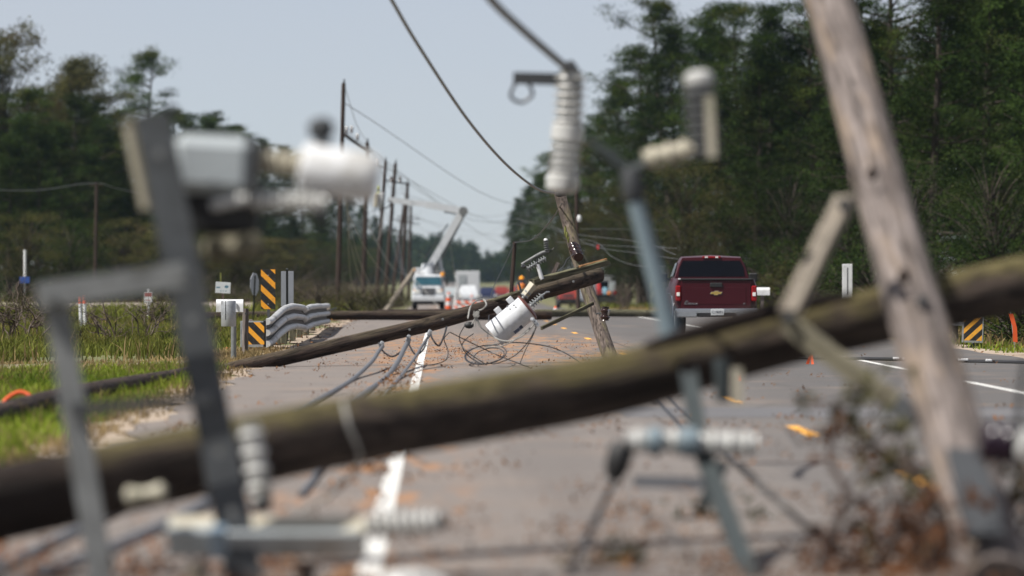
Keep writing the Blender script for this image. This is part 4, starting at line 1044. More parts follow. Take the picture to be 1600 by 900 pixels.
# ------------------------------------------------------------------ lettering helper
def text(body, name, mat, parent, loc, size, depth=.004, rot=(R(90), 0, 0), shear=0.0, align='CENTER'):
    cu = bpy.data.curves.new(name, 'FONT'); cu.body = body; cu.size = size; cu.extrude = depth; cu.shear = shear; cu.align_x = align; cu.align_y = 'CENTER'
    tmp = bpy.data.objects.new('tmp', cu); col.objects.link(tmp)
    dg = bpy.context.evaluated_depsgraph_get(); me = bpy.data.meshes.new_from_object(tmp.evaluated_get(dg))
    bpy.data.objects.remove(tmp); me.name = name; me.materials.clear(); me.materials.append(M[mat])
    o = bpy.data.objects.new(name, me); col.objects.link(o); o.parent = parent
    o.location = Vector(loc) - parent_world(parent); o.rotation_euler = rot
    return o
def at(base, x, y, z): return base + Vector((x, y, z))
def wheel(base, x, y, r, w, parent, rim='steel_light'):
    a, b = at(base, x - w/2, y, r), at(base, x + w/2, y, r)
    tq = MB(); tq.lathe(a, b, [(0, r*.62), (0, r*.9), (.12, r), (.88, r), (1, r*.9), (1, r*.62)], 24); wh = tq.build('wheel', 'tyre', parent)
    k = -.012 if x < 0 else .012
    MB().lathe(at(base, x + (w/2 if x > 0 else -w/2) + k, y, r), at(base, x, y, r), [(0, .05), (.02, r*.25), (.1, r*.55), (.3, r*.6), (1, r*.6)], 20).build('rim', rim, wh)

# ------------------------------------------------------------------ maroon pickup (seen from behind)
B = gs(1119, 66.3); B.y -= 0
t = thing('pickup_truck', B, 'maroon pickup truck parked on the road shoulder, seen from behind', 'truck')
def sect(mb, rows, y0, y1):      # cross-section rows (half width, z), lofted straight along Y
    pass
# bed and lower body: bulging sides
def loft(name, secs, mat, parent, base):       # secs: list of (y, [(x,z)...]) closed outlines of equal length
    m = MB(); vs = []; n = len(secs[0][1])
    for y, pr in secs: vs += [at(base, x, y, z) for x, z in pr]
    fs = []
    for i in range(len(secs) - 1):
        for k in range(n):
            fs.append((i*n+k, i*n+(k+1) % n, (i+1)*n+(k+1) % n, (i+1)*n+k))
    fs.append(tuple(reversed(range(n)))); fs.append(tuple(range((len(secs)-1)*n, len(secs)*n)))
    m.add(vs, fs); return m.build(name, mat, parent, smooth=28)
def sym(h): return h + [(-x, z) for x, z in reversed(h)]
lower = sym([(.0, .58), (.86, .58), (.955, .72), (.975, .95), (.955, 1.18), (.90, 1.34), (.0, 1.34)])
front = sym([(.0, .55), (.86, .55), (.965, .70), (.985, .92), (.965, 1.08), (.86, 1.16), (.0, 1.18)])
loft('body', [(.06, sym([(.0, .60), (.84, .60), (.925, .74), (.945, .95), (.93, 1.16), (.88, 1.31), (.0, 1.31)])), (.12, lower), (2.1, lower), (3.9, lower), (4.2, front), (5.5, front), (5.62, sym([(0, .6), (.8, .6), (.9, .72), (.92, .9), (.9, 1.02), (.8, 1.1), (0, 1.12)]))], 'maroon', t, B)
cabin = [(2.02, sym([(0, 1.30), (.90, 1.30), (.90, 1.34), (.885, 1.36), (.87, 1.38), (.0, 1.38)])), (2.10, sym([(0, 1.30), (.895, 1.30), (.885, 1.36), (.80, 1.66), (.70, 1.83), (.0, 1.855)])),
         (2.5, sym([(0, 1.30), (.90, 1.30), (.89, 1.36), (.81, 1.68), (.71, 1.86), (.0, 1.90)])), (3.4, sym([(0, 1.30), (.90, 1.30), (.89, 1.36), (.80, 1.66), (.70, 1.83), (.0, 1.87)])), (4.25, sym([(0, 1.16), (.90, 1.16), (.88, 1.18), (.86, 1.19), (.8, 1.2), (.0, 1.2)]))]
loft('cab', cabin, 'maroon', t, B)
rw = [at(B, x, y, z) for x, y, z in ((-.80, 2.035, 1.385), (.80, 2.035, 1.385), (.765, 2.065, 1.60), (.685, 2.088, 1.765), (-.685, 2.088, 1.765), (-.765, 2.065, 1.60))]
MB().prism(rw, (0, -.02, 0)).build('rear_window', 'glass_dark', t)
for k in (-1, 1):
    MB().prism([at(B, k*.897, 2.3, 1.40), at(B, k*.897, 3.9, 1.38), at(B, k*.80, 3.4, 1.70), at(B, k*.80, 2.4, 1.72)], (k*.012, 0, 0)).build('side_window', 'glass_dark', t)
# tailgate
tg = MB().box(at(B, 0, .035, .955), (1.66, .07, .69), bev=.02).build('tailgate', 'maroon', t)
MB().box(at(B, 0, -.002, .93), (1.40, .012, .40), bev=.005).build('recess_panel', 'maroon', tg)
MB().box(at(B, 0, .03, 1.318), (1.67, .11, .045), bev=.015).build('top_cap', 'black_rubber', tg)
MB().box(at(B, 0, -.008, 1.185), (.29, .05, .10), bev=.02).build('handle', 'black_rubber', tg)
e = [(-.135, .0), (-.118, .042), (-.045, .042), (-.04, .066), (.04, .066), (.045, .042), (.135, .042), (.118, .0), (.045, .0), (.04, -.028), (-.04, -.028), (-.045, .0)]
e = [(-.14, -.012), (-.112, .034), (-.046, .034), (-.036, .055), (.05, .055), (.046, .034), (.14, .034), (.112, -.012), (.046, -.012), (.036, -.036), (-.05, -.036), (-.046, -.012)]
MB().prism([at(B, x, -.024, .985 + z) for x, z in e], (0, .014, 0)).build('emblem', 'gold', tg)
MB().prism([at(B, x * 1.07, -.016, .9855 + z * 1.14) for x, z in e], (0, .010, 0)).build('emblem_rim', 'chrome', tg)
text('SILVERADO', 'model_script', 'chrome', tg, at(B, -.60, -.006, .742), .062, .006, shear=.2)
text('Z71', 'trim_script', 'chrome', tg, at(B, -.70, -.006, .79), .055, .006, shear=.3)
text('LS', 'trim_script', 'chrome', tg, at(B, .66, -.006, .742), .05, .006)
# lamps
for k in (-1, 1):
    lm = MB().box(at(B, k * .895, .035, .985), (.125, .10, .37), bev=.03).build('tail_lamp', 'lamp_red', t)
    MB().box(at(B, k * .895, -.016, .965), (.075, .02, .085), bev=.008).build('reverse_lens', 'lamp_white', lm)
    MB().box(at(B, k * .865, .03, 1.325), (.06, .06, .03), bev=.008).build('bed_corner_cap', 'white_paint' if k < 0 else 'black_rubber', t)
cl = MB().box(at(B, 0, 2.09, 1.845), (.44, .05, .05), bev=.012).build('cargo_lamp', 'lamp_red', t)
for k in (-1, 1): MB().box(at(B, k * .125, 2.06, 1.847), (.07, .012, .034), bev=.004).build('lens', 'lamp_white', cl)
# bumper
bm = MB().box(at(B, 0, -.10, .565), (1.96, .16, .13), bev=.03).build('rear_bumper', 'chrome', t)
for k in (-1, 1): MB().box(at(B, k * .70, -.115, .505), (.50, .16, .17), bev=.025).build('bumper_end', 'chrome', bm)
MB().box(at(B, 0, -.105, .515), (.90, .14, .17), bev=.02).build('step_pad', 'black_rubber', bm)
plt = MB().box(at(B, .02, -.188, .545), (.31, .012, .155), bev=.004).build('licence_plate', 'sign_white', bm)
text('C19071', 'plate_number', 'ink', bm, at(B, .02, -.196, .54), .085, .002)
MB().box(at(B, 0, .3, .50), (1.5, .3, .12), bev=.02).build('chassis', 'black_rubber', t)
for k in (-1, 1):
    for yy in (1.25, 4.65): wheel(B, k * .80, yy, .385, .26, t)
    mr = MB().box(at(B, k * 1.10, 3.75, 1.36), (.20, .12, .22), bev=.05).build('mirror', 'black_rubber', t)
    MB().bar(at(B, k * .88, 3.75, 1.30), at(B, k * 1.04, 3.75, 1.33), .05, .05).build('mirror_arm', 'black_rubber', mr)
    MB().box(at(B, k * .975, 3.0, .95), (.02, 1.1, .04), bev=.008).build('side_moulding', 'chrome', t)
    ar = MB(); pts = [at(B, k * .985, 1.25 + .52 * math.cos(a), .385 + .52 * math.sin(a)) for a in np.linspace(.1, 3.04, 14)]; ar.tube(pts, .03, 6); ar.build('wheel_arch', 'chrome' if k < 0 else 'black_rubber', t)

# ------------------------------------------------------------------ signs and mailbox on the verge
def post(base, h, w, mat, parent, lean=(0, 0)):
    return MB().bar(base + Vector((0, 0, -.1)), base + Vector((lean[0], lean[1], h)), w, w * .8).build('post', mat, parent)
b = gs(365, 93.6)
t = thing('mailbox', b, 'white mailbox with a grey newspaper tube on a grey steel post beside the snapped pole', 'mailbox')
MB().cyl(b + Vector((0, 0, -.1)), at(b, 0, 0, .95), .045, .045, 12).build('post', 'steel_galv', t)
c = P(359, 478, 93.6)
m = MB(); pr = [(-.09, -.10), (.09, -.10)] + [(.09 * math.cos(a), .09 * math.sin(a) + .02) for a in np.linspace(0, math.pi, 9)]
m.prism([c + Vector((-.225, p[0], p[1])) for p in pr], (.45, 0, 0)); bx = m.build('box', 'white_paint', t, smooth=40)
MB().box(c + Vector((.12, -.10, .0)), (.02, .02, .08)).build('flag', 'steel_light', bx)
tb = P(357, 490, 96)
tu = MB().lathe(tb + Vector((0, 0, .21)), tb + Vector((0, 0, -.21)), [(0, .112), (.03, .12), (.97, .12), (1, .112)], 22).build('newspaper_tube', 'steel_light', t)
MB().cyl(P(352.5, 470, 97.4), P(352.5, 500, 97.4), .008, .008, 6).build('seam', 'steel_dark', tu)
b = gs(383, 85)
t = thing('wooden_post', b, 'short grey weathered wooden post in front of the low striped marker', 'post')
wood('shaft', [at(b, 0, 0, -.1), P(384, 482, 85)], [.06, .055], 'wood_grey', t, 4, seed=40)
MB().cyl(P(384, 490, 86.2), P(384, 490, 87), .02, .02, 8).build('nail', 'steel_dark', t)
b = gs(396, 82)
t = thing('object_marker', b, 'low black and yellow striped marker in a white frame at the guardrail end', 'sign')
MB().box(P(396, 522, 82), (.50, .025, .50), bev=.004).build('frame', 'steel_light', t)
MB().box(P(397, 521, 82.35), (.385, .012, .42), bev=.002).build('striped_panel', 'hazard_back', t, origin=None)
MB().bar(gs(392, 82, -.1), P(392, 500, 81.6), .06, .05).build('post', 'wood_grey', t)
b = gs(419, 73)
t = thing('object_marker', b, 'tall black and yellow diagonal striped marker behind the guardrail', 'sign')
pn = MB().box(P(419, 452, 73), (.305, .012, .85), bev=.002).build('striped_panel', 'hazard', t); 
MB().bar(gs(420, 73, -.1), P(419.5, 425, 72.8), .06, .045).build('post', 'steel_dark', t)
for yy in (430, 475): MB().cyl(P(419, yy, 73.1), P(419, yy, 73.25), .012, .012, 8).build('bolt', 'steel_light', t)
b = gs(449, 71)
t = thing('sign_panel', b, 'tall blank metal sign seen from behind next to the striped marker', 'sign')
MB().box(P(449, 451, 71), (.275, .012, .77), bev=.003).build('panel', 'sign_back', t)
MB().bar(gs(449, 71, -.1), P(448.5, 420, 71.5), .05, .035).build('post', 'steel_dark', t)
b = gs(396, 55)
t = thing('octagonal_sign', b, 'grey octagonal sign turned nearly edge-on, seen from behind', 'sign')
q = Matrix.Rotation(R(70), 3, 'Z') @ Matrix.Rotation(R(4), 3, 'Y'); c = P(398, 444, 55); m = MB()
m.prism([c + q @ Vector((.34 * math.cos(R(22.5 + 45*k)), 0, .34 * math.sin(R(22.5 + 45*k)))) for k in range(8)], q @ Vector((0, .012, 0))); m.build('panel', 'sign_back', t)
MB().bar(gs(395, 55, -.1), P(398.5, 430, 55.4), .045, .045).build('post', 'steel_dark', t)
b = gs(348, 60)
t = thing('crossing_sign', b, 'small pale sign with teal symbols above the mailbox', 'sign')
pn = MB().box(P(348.5, 449.5, 60), (.39, .014, .29), Matrix.Rotation(R(3), 3, 'Y'), bev=.004).build('panel', 'sign_white', t)
MB().box(P(341, 449, 60.2), (.11, .008, .035), bev=.002).build('bar_symbol', 'sign_teal', pn)
m = MB(); c = P(354, 448, 60.2); m.prism([c + Vector((.055 * math.cos(a), 0, .038 * math.sin(a))) for a in np.linspace(0, 6.0, 12)], (0, .006, 0)); m.build('round_symbol', 'sign_teal', pn)
for k in range(3): MB().box(P(345 + k * 4, 454.5, 60.2), (.04, .006, .02), bev=.001).build('small_mark', 'sign_teal', pn)
MB().bar(gs(348, 60, -.1), P(348, 458, 59.7), .06, .05).build('post', 'wood_brown', t)
MB().bar(P(345, 441, 59.7), P(344.5, 426, 59.7), .045, .03).build('green_cap', 'moss', t)
# guardrail along the verge
def rail(label, path, h0, nposts):
    t = thing('guardrail', path[0], label, 'guardrail'); pts = spline(path, 6)
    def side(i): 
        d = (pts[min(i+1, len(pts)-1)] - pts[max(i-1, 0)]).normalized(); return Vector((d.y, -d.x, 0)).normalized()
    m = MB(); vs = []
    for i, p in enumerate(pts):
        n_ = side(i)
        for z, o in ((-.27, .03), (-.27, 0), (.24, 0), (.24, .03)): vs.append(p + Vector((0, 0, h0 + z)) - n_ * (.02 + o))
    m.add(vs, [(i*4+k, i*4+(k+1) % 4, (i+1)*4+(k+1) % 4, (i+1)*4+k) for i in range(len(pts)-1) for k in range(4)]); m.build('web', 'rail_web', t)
    for k, z in enumerate((-.21, .0, .21)):                 # three rounded ridges
        m = MB(); vs = []; prof = [(.065, .0), (.05, .055), (.015, .085), (-.02, .085), (-.055, .05), (-.065, .0)]; n = len(prof)
        for i, p in enumerate(pts):
            n_ = side(i); w = .004 * math.sin(i * .8 + k)
            for dz, o in prof: vs.append(p + Vector((0, 0, h0 + z + dz + w)) + n_ * o)
        m.add(vs, [(i*n+q, i*n+(q+1) % n, (i+1)*n+(q+1) % n, (i+1)*n+q) for i in range(len(pts)-1) for q in range(n)] + [tuple(range(n)), tuple(range((len(pts)-1)*n, len(pts)*n))])
        m.build('ridge', 'steel_rail', t, smooth=60)
    for p in path[1:-1]:
        MB().box(p + Vector((-.20, .1, h0 - .42 - p.z * .5)), (.14, .2, .95), bev=.01).build('post', 'wood_olive', t)
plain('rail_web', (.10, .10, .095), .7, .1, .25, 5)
plain('steel_rail', (.60, .61, .61), .5, .15, .10, 3, dirt=(.25, .23, .20))
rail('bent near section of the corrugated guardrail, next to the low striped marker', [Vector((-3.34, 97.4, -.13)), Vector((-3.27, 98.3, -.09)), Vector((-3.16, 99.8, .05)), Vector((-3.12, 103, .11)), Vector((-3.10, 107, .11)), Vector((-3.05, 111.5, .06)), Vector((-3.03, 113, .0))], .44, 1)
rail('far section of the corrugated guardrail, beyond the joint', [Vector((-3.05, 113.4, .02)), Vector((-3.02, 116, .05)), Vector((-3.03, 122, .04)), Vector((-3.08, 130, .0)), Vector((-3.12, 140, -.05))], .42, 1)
# markers in the field
b = gs(38, 44)
t = thing('marker_post', b, 'thin white marker rod with a small blue sign in the dead bushes', 'marker')
MB().cyl(gs(38, 44, -.1), P(39, 440, 44), .03, .03, 8).build('post', 'steel_galv', t)
MB().cyl(P(39, 432, 44), P(39, 390, 44), .055, .05, 8).build('rod', 'white_paint', t)
MB().box(P(38.5, 437.5, 44.3), (.36, .02, .22), bev=.03).build('sign_plate', 'sign_blue', t)
for (x, y0, s, lab) in ((127, 462, 60, 'nearer of two white marker posts with a red-orange top'), (133.5, 460, 57.5, 'slightly farther white marker post with a red-orange top, just behind its twin')):
    b = gs(x, s); t = thing('marker_post', b, lab, 'marker', 'white and red marker posts')
    MB().cyl(gs(x, s, -.1), P(x - 1.5, 474, s), .048, .048, 12).build('post', 'white_paint', t)
    MB().cyl(P(x - 1.5, 474, s), P(x - 2.2, y0, s), .049, .046, 12).build('top', 'orange_plastic', t)
b = gs(232, 50)
t = thing('notice_sign', b, 'small red and white notice on a white post in the tall grass', 'sign')
MB().cyl(gs(232, 50, -.1), P(232, 450, 50), .045, .04, 10).build('post', 'white_paint', t)
pn = MB().box(P(231.5, 464.5, 50.4), (.25, .015, .35), bev=.004).build('panel', 'sign_white', t)
MB().box(P(231.5, 460, 50.6), (.22, .008, .13), bev=.002).build('red_band', 'sign_red', pn)
MB().box(P(231.5, 469, 50.6), (.18, .008, .025), bev=.001).build('text_line', 'sign_red', pn)
# fallen pole in the grass with an orange ring
pg = [GP(-60, 668, .02), GP(120, 630, .10), GP(300, 588, .05)]
t = thing('fallen_log_pole', pg[0], 'brown pole lying in the green grass of the verge', 'utility pole')
wood('shaft', pg, [.11, .105, .09], 'wood_brown', t, 14, seed=61)
c = GP(30, 645, .12)
t = thing('orange_rope', c, 'orange rope ring hung over the pole in the grass', 'rope')
m = MB(); m.tube(spline([c + Vector((-.17, -.1, -.13)), c + Vector((-.15, 0, .0)), c + Vector((0, .06, .09)), c + Vector((.14, .02, .02)), c + Vector((.17, -.08, -.12))], 6), .022, 8); m.build('ring', 'orange_plastic', t)
m = MB(); m.tube(spline([c + Vector((-.35, -.1, .02)), c + Vector((-.1, -.05, -.03)), c + Vector((.12, -.1, -.10))], 5), .010, 6); m.build('tail', 'tank_cream', t)
# dead bushes on the left
def deadbush(label, x, s, h, seed, nst=9):
    rr = random.Random(seed); b = gs(x, s); t = thing('dead_bush', b, label, 'bush'); m = MB()
    def grow(p, d, L, r, lev):
        q = [p]
        for k in range(4):
            d = (d + Vector((rr.gauss(0, .28), rr.gauss(0, .28), rr.gauss(.03, .2)))).normalized(); q.append(q[-1] + d * L / 4)
        m.tube(q, [r * (1 - .15 * k) for k in range(5)], 5)
        if lev < 3:
            for _ in range(rr.choice([2, 3, 3])): grow(q[rr.choice([2, 3, 4])], (d + Vector((rr.gauss(0, .7), rr.gauss(0, .7), rr.gauss(.1, .4)))).normalized(), L * rr.uniform(.5, .8), r * .55, lev + 1)
    for k in range(nst): grow(b + Vector((rr.gauss(0, .25), rr.gauss(0, .3), -.05)), Vector((rr.gauss(0, .35), rr.gauss(0, .3), 1)).normalized(), h * rr.uniform(.4, .65), rr.uniform(.014, .03), 0)
    m.build('twigs', 'twig', t)['kind'] = 'stuff'
plain('twig', (.12, .085, .062), .8, 0, .4, 3)
deadbush('large bare tangled bush at the picture edge beyond the track', 12, 73, 1.7, 71, 12)
deadbush('bare twiggy bush beside the thin rod with the blue sign', 55, 71, 1.4, 72, 7)
deadbush('low bare bush between the steel frame uprights', 175, 76, 1.1, 73, 9)
deadbush('thin bare shrub in front of the small red notice', 215, 74, 1.2, 74, 6)
deadbush('grey bare brush at the foot of the far poles', 560, 31, 2.0, 75, 12)
deadbush('grey bare brush between the far poles and the guardrail', 480, 30, 1.8, 76, 12)
deadbush('bare brush left of the first tall pole', 505, 33, 1.7, 77, 10)
deadbush('brown brush beside the grey work truck', 975, 34, 1.6, 78, 10)

# right verge
b = gs(1517, 79)
t = thing('object_marker', b, 'black and yellow striped marker on the far verge under the mossy pole', 'sign')
MB().box(P(1520, 515, 79), (.42, .02, .52), Matrix.Rotation(R(2), 3, 'Y'), bev=.004).build('frame', 'steel_light', t)
MB().box(P(1520.5, 514, 79.4), (.36, .012, .46), Matrix.Rotation(R(2), 3, 'Y'), bev=.002).build('striped_panel', 'hazard_mirror', t)
MB().bar(gs(1520, 79, -.1), P(1520, 500, 78.6), .06, .04).build('post', 'steel_dark', t)
t = thing('guardrail', gs(1480, 74), 'short grey guardrail end on the far verge beside the striped marker', 'guardrail')
MB().bar(gs(1503, 77, .42), gs(1440, 62, .42), .05, .30, (1, 0, 0)).build('rail', 'sign_back', t)
MB().box(gs(1492, 74.5, .2), (.12, .12, .5)).build('post', 'wood_olive', t)
b = gs(1584, 80)
t = thing('orange_flag', b, 'orange marker flag on a rod at the far right verge', 'flag')
MB().cyl(gs(1586, 80, -.05), P(1578, 480, 80), .010, .008, 6).build('rod', 'steel_light', t)
m = MB(); m.prism([P(1576, 490, 80.2), P(1583, 490, 80.2), P(1589, 512, 80.2), P(1590, 535, 80.2), P(1583, 534, 80.2), P(1582, 510, 80.2)], (0, .012, 0)); m.build('ribbon', 'orange_plastic', t)
plant(SHRUB[0], (1590 - VPX) / 75, FPX / 75, .42, .75, 'low green bush behind the striped marker on the far verge', 'bush')
plant(SHRUB[0], (1556 - VPX) / 71, FPX / 71, .36, .6, 'small green bush between the marker and the orange flag', 'bush')
b = gs(1323, 58)
t = thing('white_post', b, 'white board post standing on the far verge in front of the wood', 'post')
MB().box(P(1324, 452, 58), (.27, .06, 1.36), bev=.01).build('board', 'white_paint', t)
MB().box(P(1324.5, 440, 58.4), (.035, .02, .75), bev=.004).build('slot', 'steel_dark', t)
b = gs(1193, 58)
t = thing('mailbox', b, 'small white mailbox showing beside the pickup tail lamp', 'mailbox')
m = MB(); c = P(1191, 455.5, 58); m.prism([c + Vector((-.20, p[0], p[1])) for p in pr], (.40, 0, 0)); m.build('box', 'white_paint', t, smooth=40)
MB().bar(gs(1191, 58, -.1), c + Vector((0, 0, -.1)), .09, .09).build('post', 'wood_grey', t)
cable('road_cable', [GP(1210, 562, .03), GP(1320, 563.5, .03), GP(1430, 566, .04), GP(1500, 567.5, .03), GP(1610, 570, .03), GP(1720, 574, .03)], .035, 'cable_black', 'black cable lying straight across the far lane')
for k, (x, y) in enumerate(((1400, 564.5), (1416, 565), (1505, 566.8), (1545, 567.8), (1480, 566.4))):
    o = MB().box(GP(x, y + 1.0, .06), (.10 + .03 * (k % 3), .06, .035), bev=.01).build('cable_tape', 'white_paint', bpy.data.objects['road_cable'])
for (x, y, lab) in ((1264, 571, 'orange spray arrow flag on the far lane'), (1150, 597, 'orange tape scrap by the centre dash')):
    p = GP(x, y, .0); t = thing('marker_ribbon', p, lab, 'marker')
    MB().prism([p + Vector((-.05, 0, .02)), p + Vector((.0, 0, .02)), p + Vector((.05, 0, .17)), p + Vector((.02, 0, .17))], (0, .012, 0)).build('ribbon', 'orange_plastic', t)
    MB().prism([p + Vector((.03, -.1, .02)), p + Vector((.07, -.1, .02)), p + Vector((.06, 0, .16)), p + Vector((.03, 0, .16))], (0, .012, 0)).build('tail', 'orange_plastic', t)
# transverse cables over the painted road shadow
cable('road_cable', [GP(1020, 622, .02), GP(1060, 665, .02), GP(1120, 735, .02)], .018, 'cable_black', 'black cable running towards the camera below the mossy pole')
cable('road_cable', [GP(1045, 625, .02), GP(1160, 740, .02), GP(1290, 850, .02)], .016, 'cable_black', 'black cable slanting over the near lane behind the switch bracket')
# ------------------------------------------------------------------ poles lying across the road
fb = [gs(318, 52, .19), gs(500, 51.5, .2), gs(700, 51, .2), gs(860, 50.5, .19)]
t = thing('fallen_utility_pole', fb[0], 'brown pole lying level across the road behind the guardrail', 'utility pole')
wood('shaft', fb, [.135, .14, .145, .14], 'wood_creosote', t, 18, seed=81)
MB().box(gs(508, 52.5, .38), (.32, .25, .16), bev=.03).build('crossarm_end', 'wood_pale', t)
MB().bar(gs(492, 52.6, .22), gs(526, 52.6, .46), .05, .05).build('brace', 'steel_dark', t)
fc = [gs(836, 46, .17), gs(940, 45.6, .17), gs(1030, 45.4, .15)]
t = thing('fallen_utility_pole', fc[0], 'mossy pole lying on the road in front of the red work truck', 'utility pole')
wood('shaft', fc, [.13, .135, .12], 'wood_olive', t, 16, seed=82)
fd = [gs(590, 44, .14), gs(690, 43.6, .15), gs(780, 43.2, .14)]
t = thing('fallen_utility_pole', fd[0], 'broken brown pole lying on the road in front of the bucket truck', 'utility pole')
wood('shaft', fd, [.12, .13, .12], 'wood_brown', t, 14, jag=.3, seed=83)
fe = [gs(338, 50, .62), P(480, 487, 50), P(620, 490, 50)]
# ------------------------------------------------------------------ standing poles down the left side
POLES = [('first and tallest dark pole of the line beside the bucket truck', 527, 537, 130, 32, 4.3), ('second pole, joined to the tallest one by a crossarm', 567, 574, 222, 24.3, 3.9),
         ('third pole of the line, carrying a single side arm', 587, 602, 251, 21.6, 3.6), ('fourth pole of the line, leaning slightly over the bucket', 600, 618, 255, 20.6, 3.6),
         ('fifth pole, tied to the fourth by a high crossarm', 626, 637, 285, 17.5, 3.2), ('sixth pole leaning behind the boom', 611, 632, 318, 15.0, 3.2), ('farthest thin pole beside the boom', 638, 642, 322, 14.2, 2.6)]
tops = []
for k, (lab, xb, xt, yt, s, wpx) in enumerate(POLES):
    b = gs(xb, s); t = thing('utility_pole', b, lab, 'utility pole', 'standing poles of the damaged line')
    wood('shaft', [gs(xb, s, -.3), P(xt, yt, s)], [wpx / s * 1.0, wpx / s * .75], 'wood_brown', t, 12, seed=90 + k)
    tops.append((xt, yt, s))
    MB().cyl(P(xt + 1, yt - 6, s), P(xt, yt + 2, s), .04, .05, 8).build('top_pin', 'steel_dark', t)
    if k == 1:
        MB().bar(P(538, 210, 24.5), P(577, 239, 24.3), .20, .14).build('crossarm', 'wood_brown', t)
        for (x, y) in ((541, 205), (549, 204), (558, 216)): MB().sheds(P(x, y + 4, 24.4), P(x + 1, y - 7, 24.4), .12, .07, 2, 8).build('insulator', 'porcelain_dark', t)
    if k == 2:
        MB().bar(P(572, 254, 21.6), P(604, 263, 21.6), .13, .10).build('crossarm', 'wood_brown', t)
        MB().sheds(P(588, 258, 21.6), P(588, 250, 21.6), .12, .07, 2, 8).build('insulator', 'porcelain_dark', t)
    if k == 3:
        MB().bar(P(598, 281, 20.8), P(640, 288, 20.6), .13, .10).build('crossarm', 'wood_brown', t)
        for x in (611, 625): MB().sheds(P(x, 285, 20.8), P(x, 276, 20.8), .14, .08, 2, 8).build('insulator', 'porcelain_dark', t)
    if k >= 5:
        for y in ((342, 360) if k == 5 else (338, 346)):
            MB().bar(P(xt - 22, y, s), P(xt + 14, y + 4, s), .12, .10).build('crossarm', 'wood_brown', t)
b = gs(606, 25)
t = thing('broken_utility_pole', b, 'pale broken pole leaning on the bucket truck', 'utility pole')
wood('shaft', [gs(601, 25.5, -.1), P(647, 422, 25)], [.17, .13], 'wood_pale', t, 12, jag=.3, seed=99)
MB().cyl(P(646, 424, 25.3), P(650, 420, 25.3), .10, .05, 8).build('splintered_tip', 'wood_fresh', t)
b = gs(150, 24)
t = thing('utility_pole', b, 'lone thin pole in front of the wood across the field', 'utility pole')
wood('shaft', [gs(148, 24, -.3), P(151, 284, 24)], [.13, .10], 'wood_brown', t, 10, seed=100)
MB().bar(P(140, 289, 24), P(161, 289, 24), .09, .09).build('crossarm', 'wood_brown', t)
cable('power_line', [P(-40, 296, 30), P(60, 297, 27), P(150, 286, 24), P(200, 298, 20), P(330, 318, 15)], .018, 'cable_grey', 'thin power line strung over the field to the lone pole')
b = gs(903, 38)
t = thing('utility_pole', b, 'slim pole with a white lamp standing behind the leaning broken pole', 'utility pole')
wood('shaft', [gs(904, 38, -.3), P(900, 270, 38)], [.09, .07], 'wood_brown', t, 10, seed=101)
MB().lathe(P(905, 336, 38.4), P(905.5, 347, 38.4), [(0, .05), (.3, .09), (.8, .09), (1, .05)], 12).build('lamp', 'white_paint', t)
def wire(pts, r, lab, mat='cable_grey', grp='wires hanging between the far poles'): return cable('power_line', pts, r, mat, lab, group=grp, n=5)
T = [P(x, y, s) for x, y, s in tops]
for i, (a, bb) in enumerate(((0, 1), (1, 2), (2, 4), (4, 6))):
    mid = T[a].lerp(T[bb], .5) + Vector((0, 0, -.5)); wire([T[a], mid, T[bb]], .016, 'thin wire between the pole tops of the damaged line')
for i, (x0, y0, s0, x1, y1, s1, sag) in enumerate(((537, 160, 32, 900, 300, 14, 3), (541, 205, 24.5, 830, 338, 12, 3), (604, 262, 21.6, 860, 345, 12, 2), (640, 288, 20, 870, 380, 11, 2.5), (620, 300, 18, 820, 330, 9, 1.5), (640, 340, 14.2, 870, 352, 8, 2))):
    a, bb = P(x0, y0, s0), P(x1, y1, s1); wire([a, a.lerp(bb, .5) + Vector((0, 0, -sag)), bb], .020, 'thin wire strung across the sky beside the boom')
for i, pts in enumerate(([P(540, 310, 31), P(548, 380, 30), P(565, 440, 28), gs(592, 27)], [P(541, 312, 31), P(556, 390, 29), P(580, 450, 27), gs(600, 26)], [P(542, 330, 31), P(575, 395, 28), P(610, 440, 26), gs(640, 25)],
                         [P(575, 350, 24), P(590, 380, 24), P(615, 420, 24), P(648, 437, 24), gs(690, 25)], [P(572, 330, 24), P(580, 368, 23.5), P(592, 372, 23), P(600, 330, 21.6)], [P(544, 340, 31), P(545, 400, 30), P(552, 450, 29), gs(575, 28)])):
    wire(pts, .018, 'slack fallen wire hanging in front of the standing poles', 'cable_pale', 'slack wires at the standing poles')
for i, pts in enumerate(([P(806, 342, 30), P(850, 350, 34), P(900, 366, 38), P(1000, 378, 44), P(1056, 398, 50)], [P(815, 345, 30), P(870, 360, 34), P(930, 385, 40), P(1000, 396, 46), P(1060, 405, 52)], [P(880, 372, 38), P(930, 378, 40), P(955, 400, 42), P(990, 414, 45), P(1040, 416, 50)],
                         [P(905, 358, 38), P(960, 358, 38), P(1040, 360, 38)], [P(870, 378, 36), P(960, 384, 40), P(1058, 388, 48)])):
    wire(pts, .007, 'pale wire sagging in front of the wood towards the pickup', 'cable_grey', 'wires in front of the wood')
t = thing('red_flag', P(934, 380, 40), 'tiny red flag on the wires in front of the wood', 'flag')
MB().prism([P(932, 383, 40), P(936, 382, 40), P(936, 390, 40), P(932.5, 389, 40)], (0, .01, 0)).build('cloth', 'red_fabric', t)
MB().cyl(P(931, 379, 40), P(931, 392, 40), .012, .012, 6).build('stick', 'steel_dark', t)

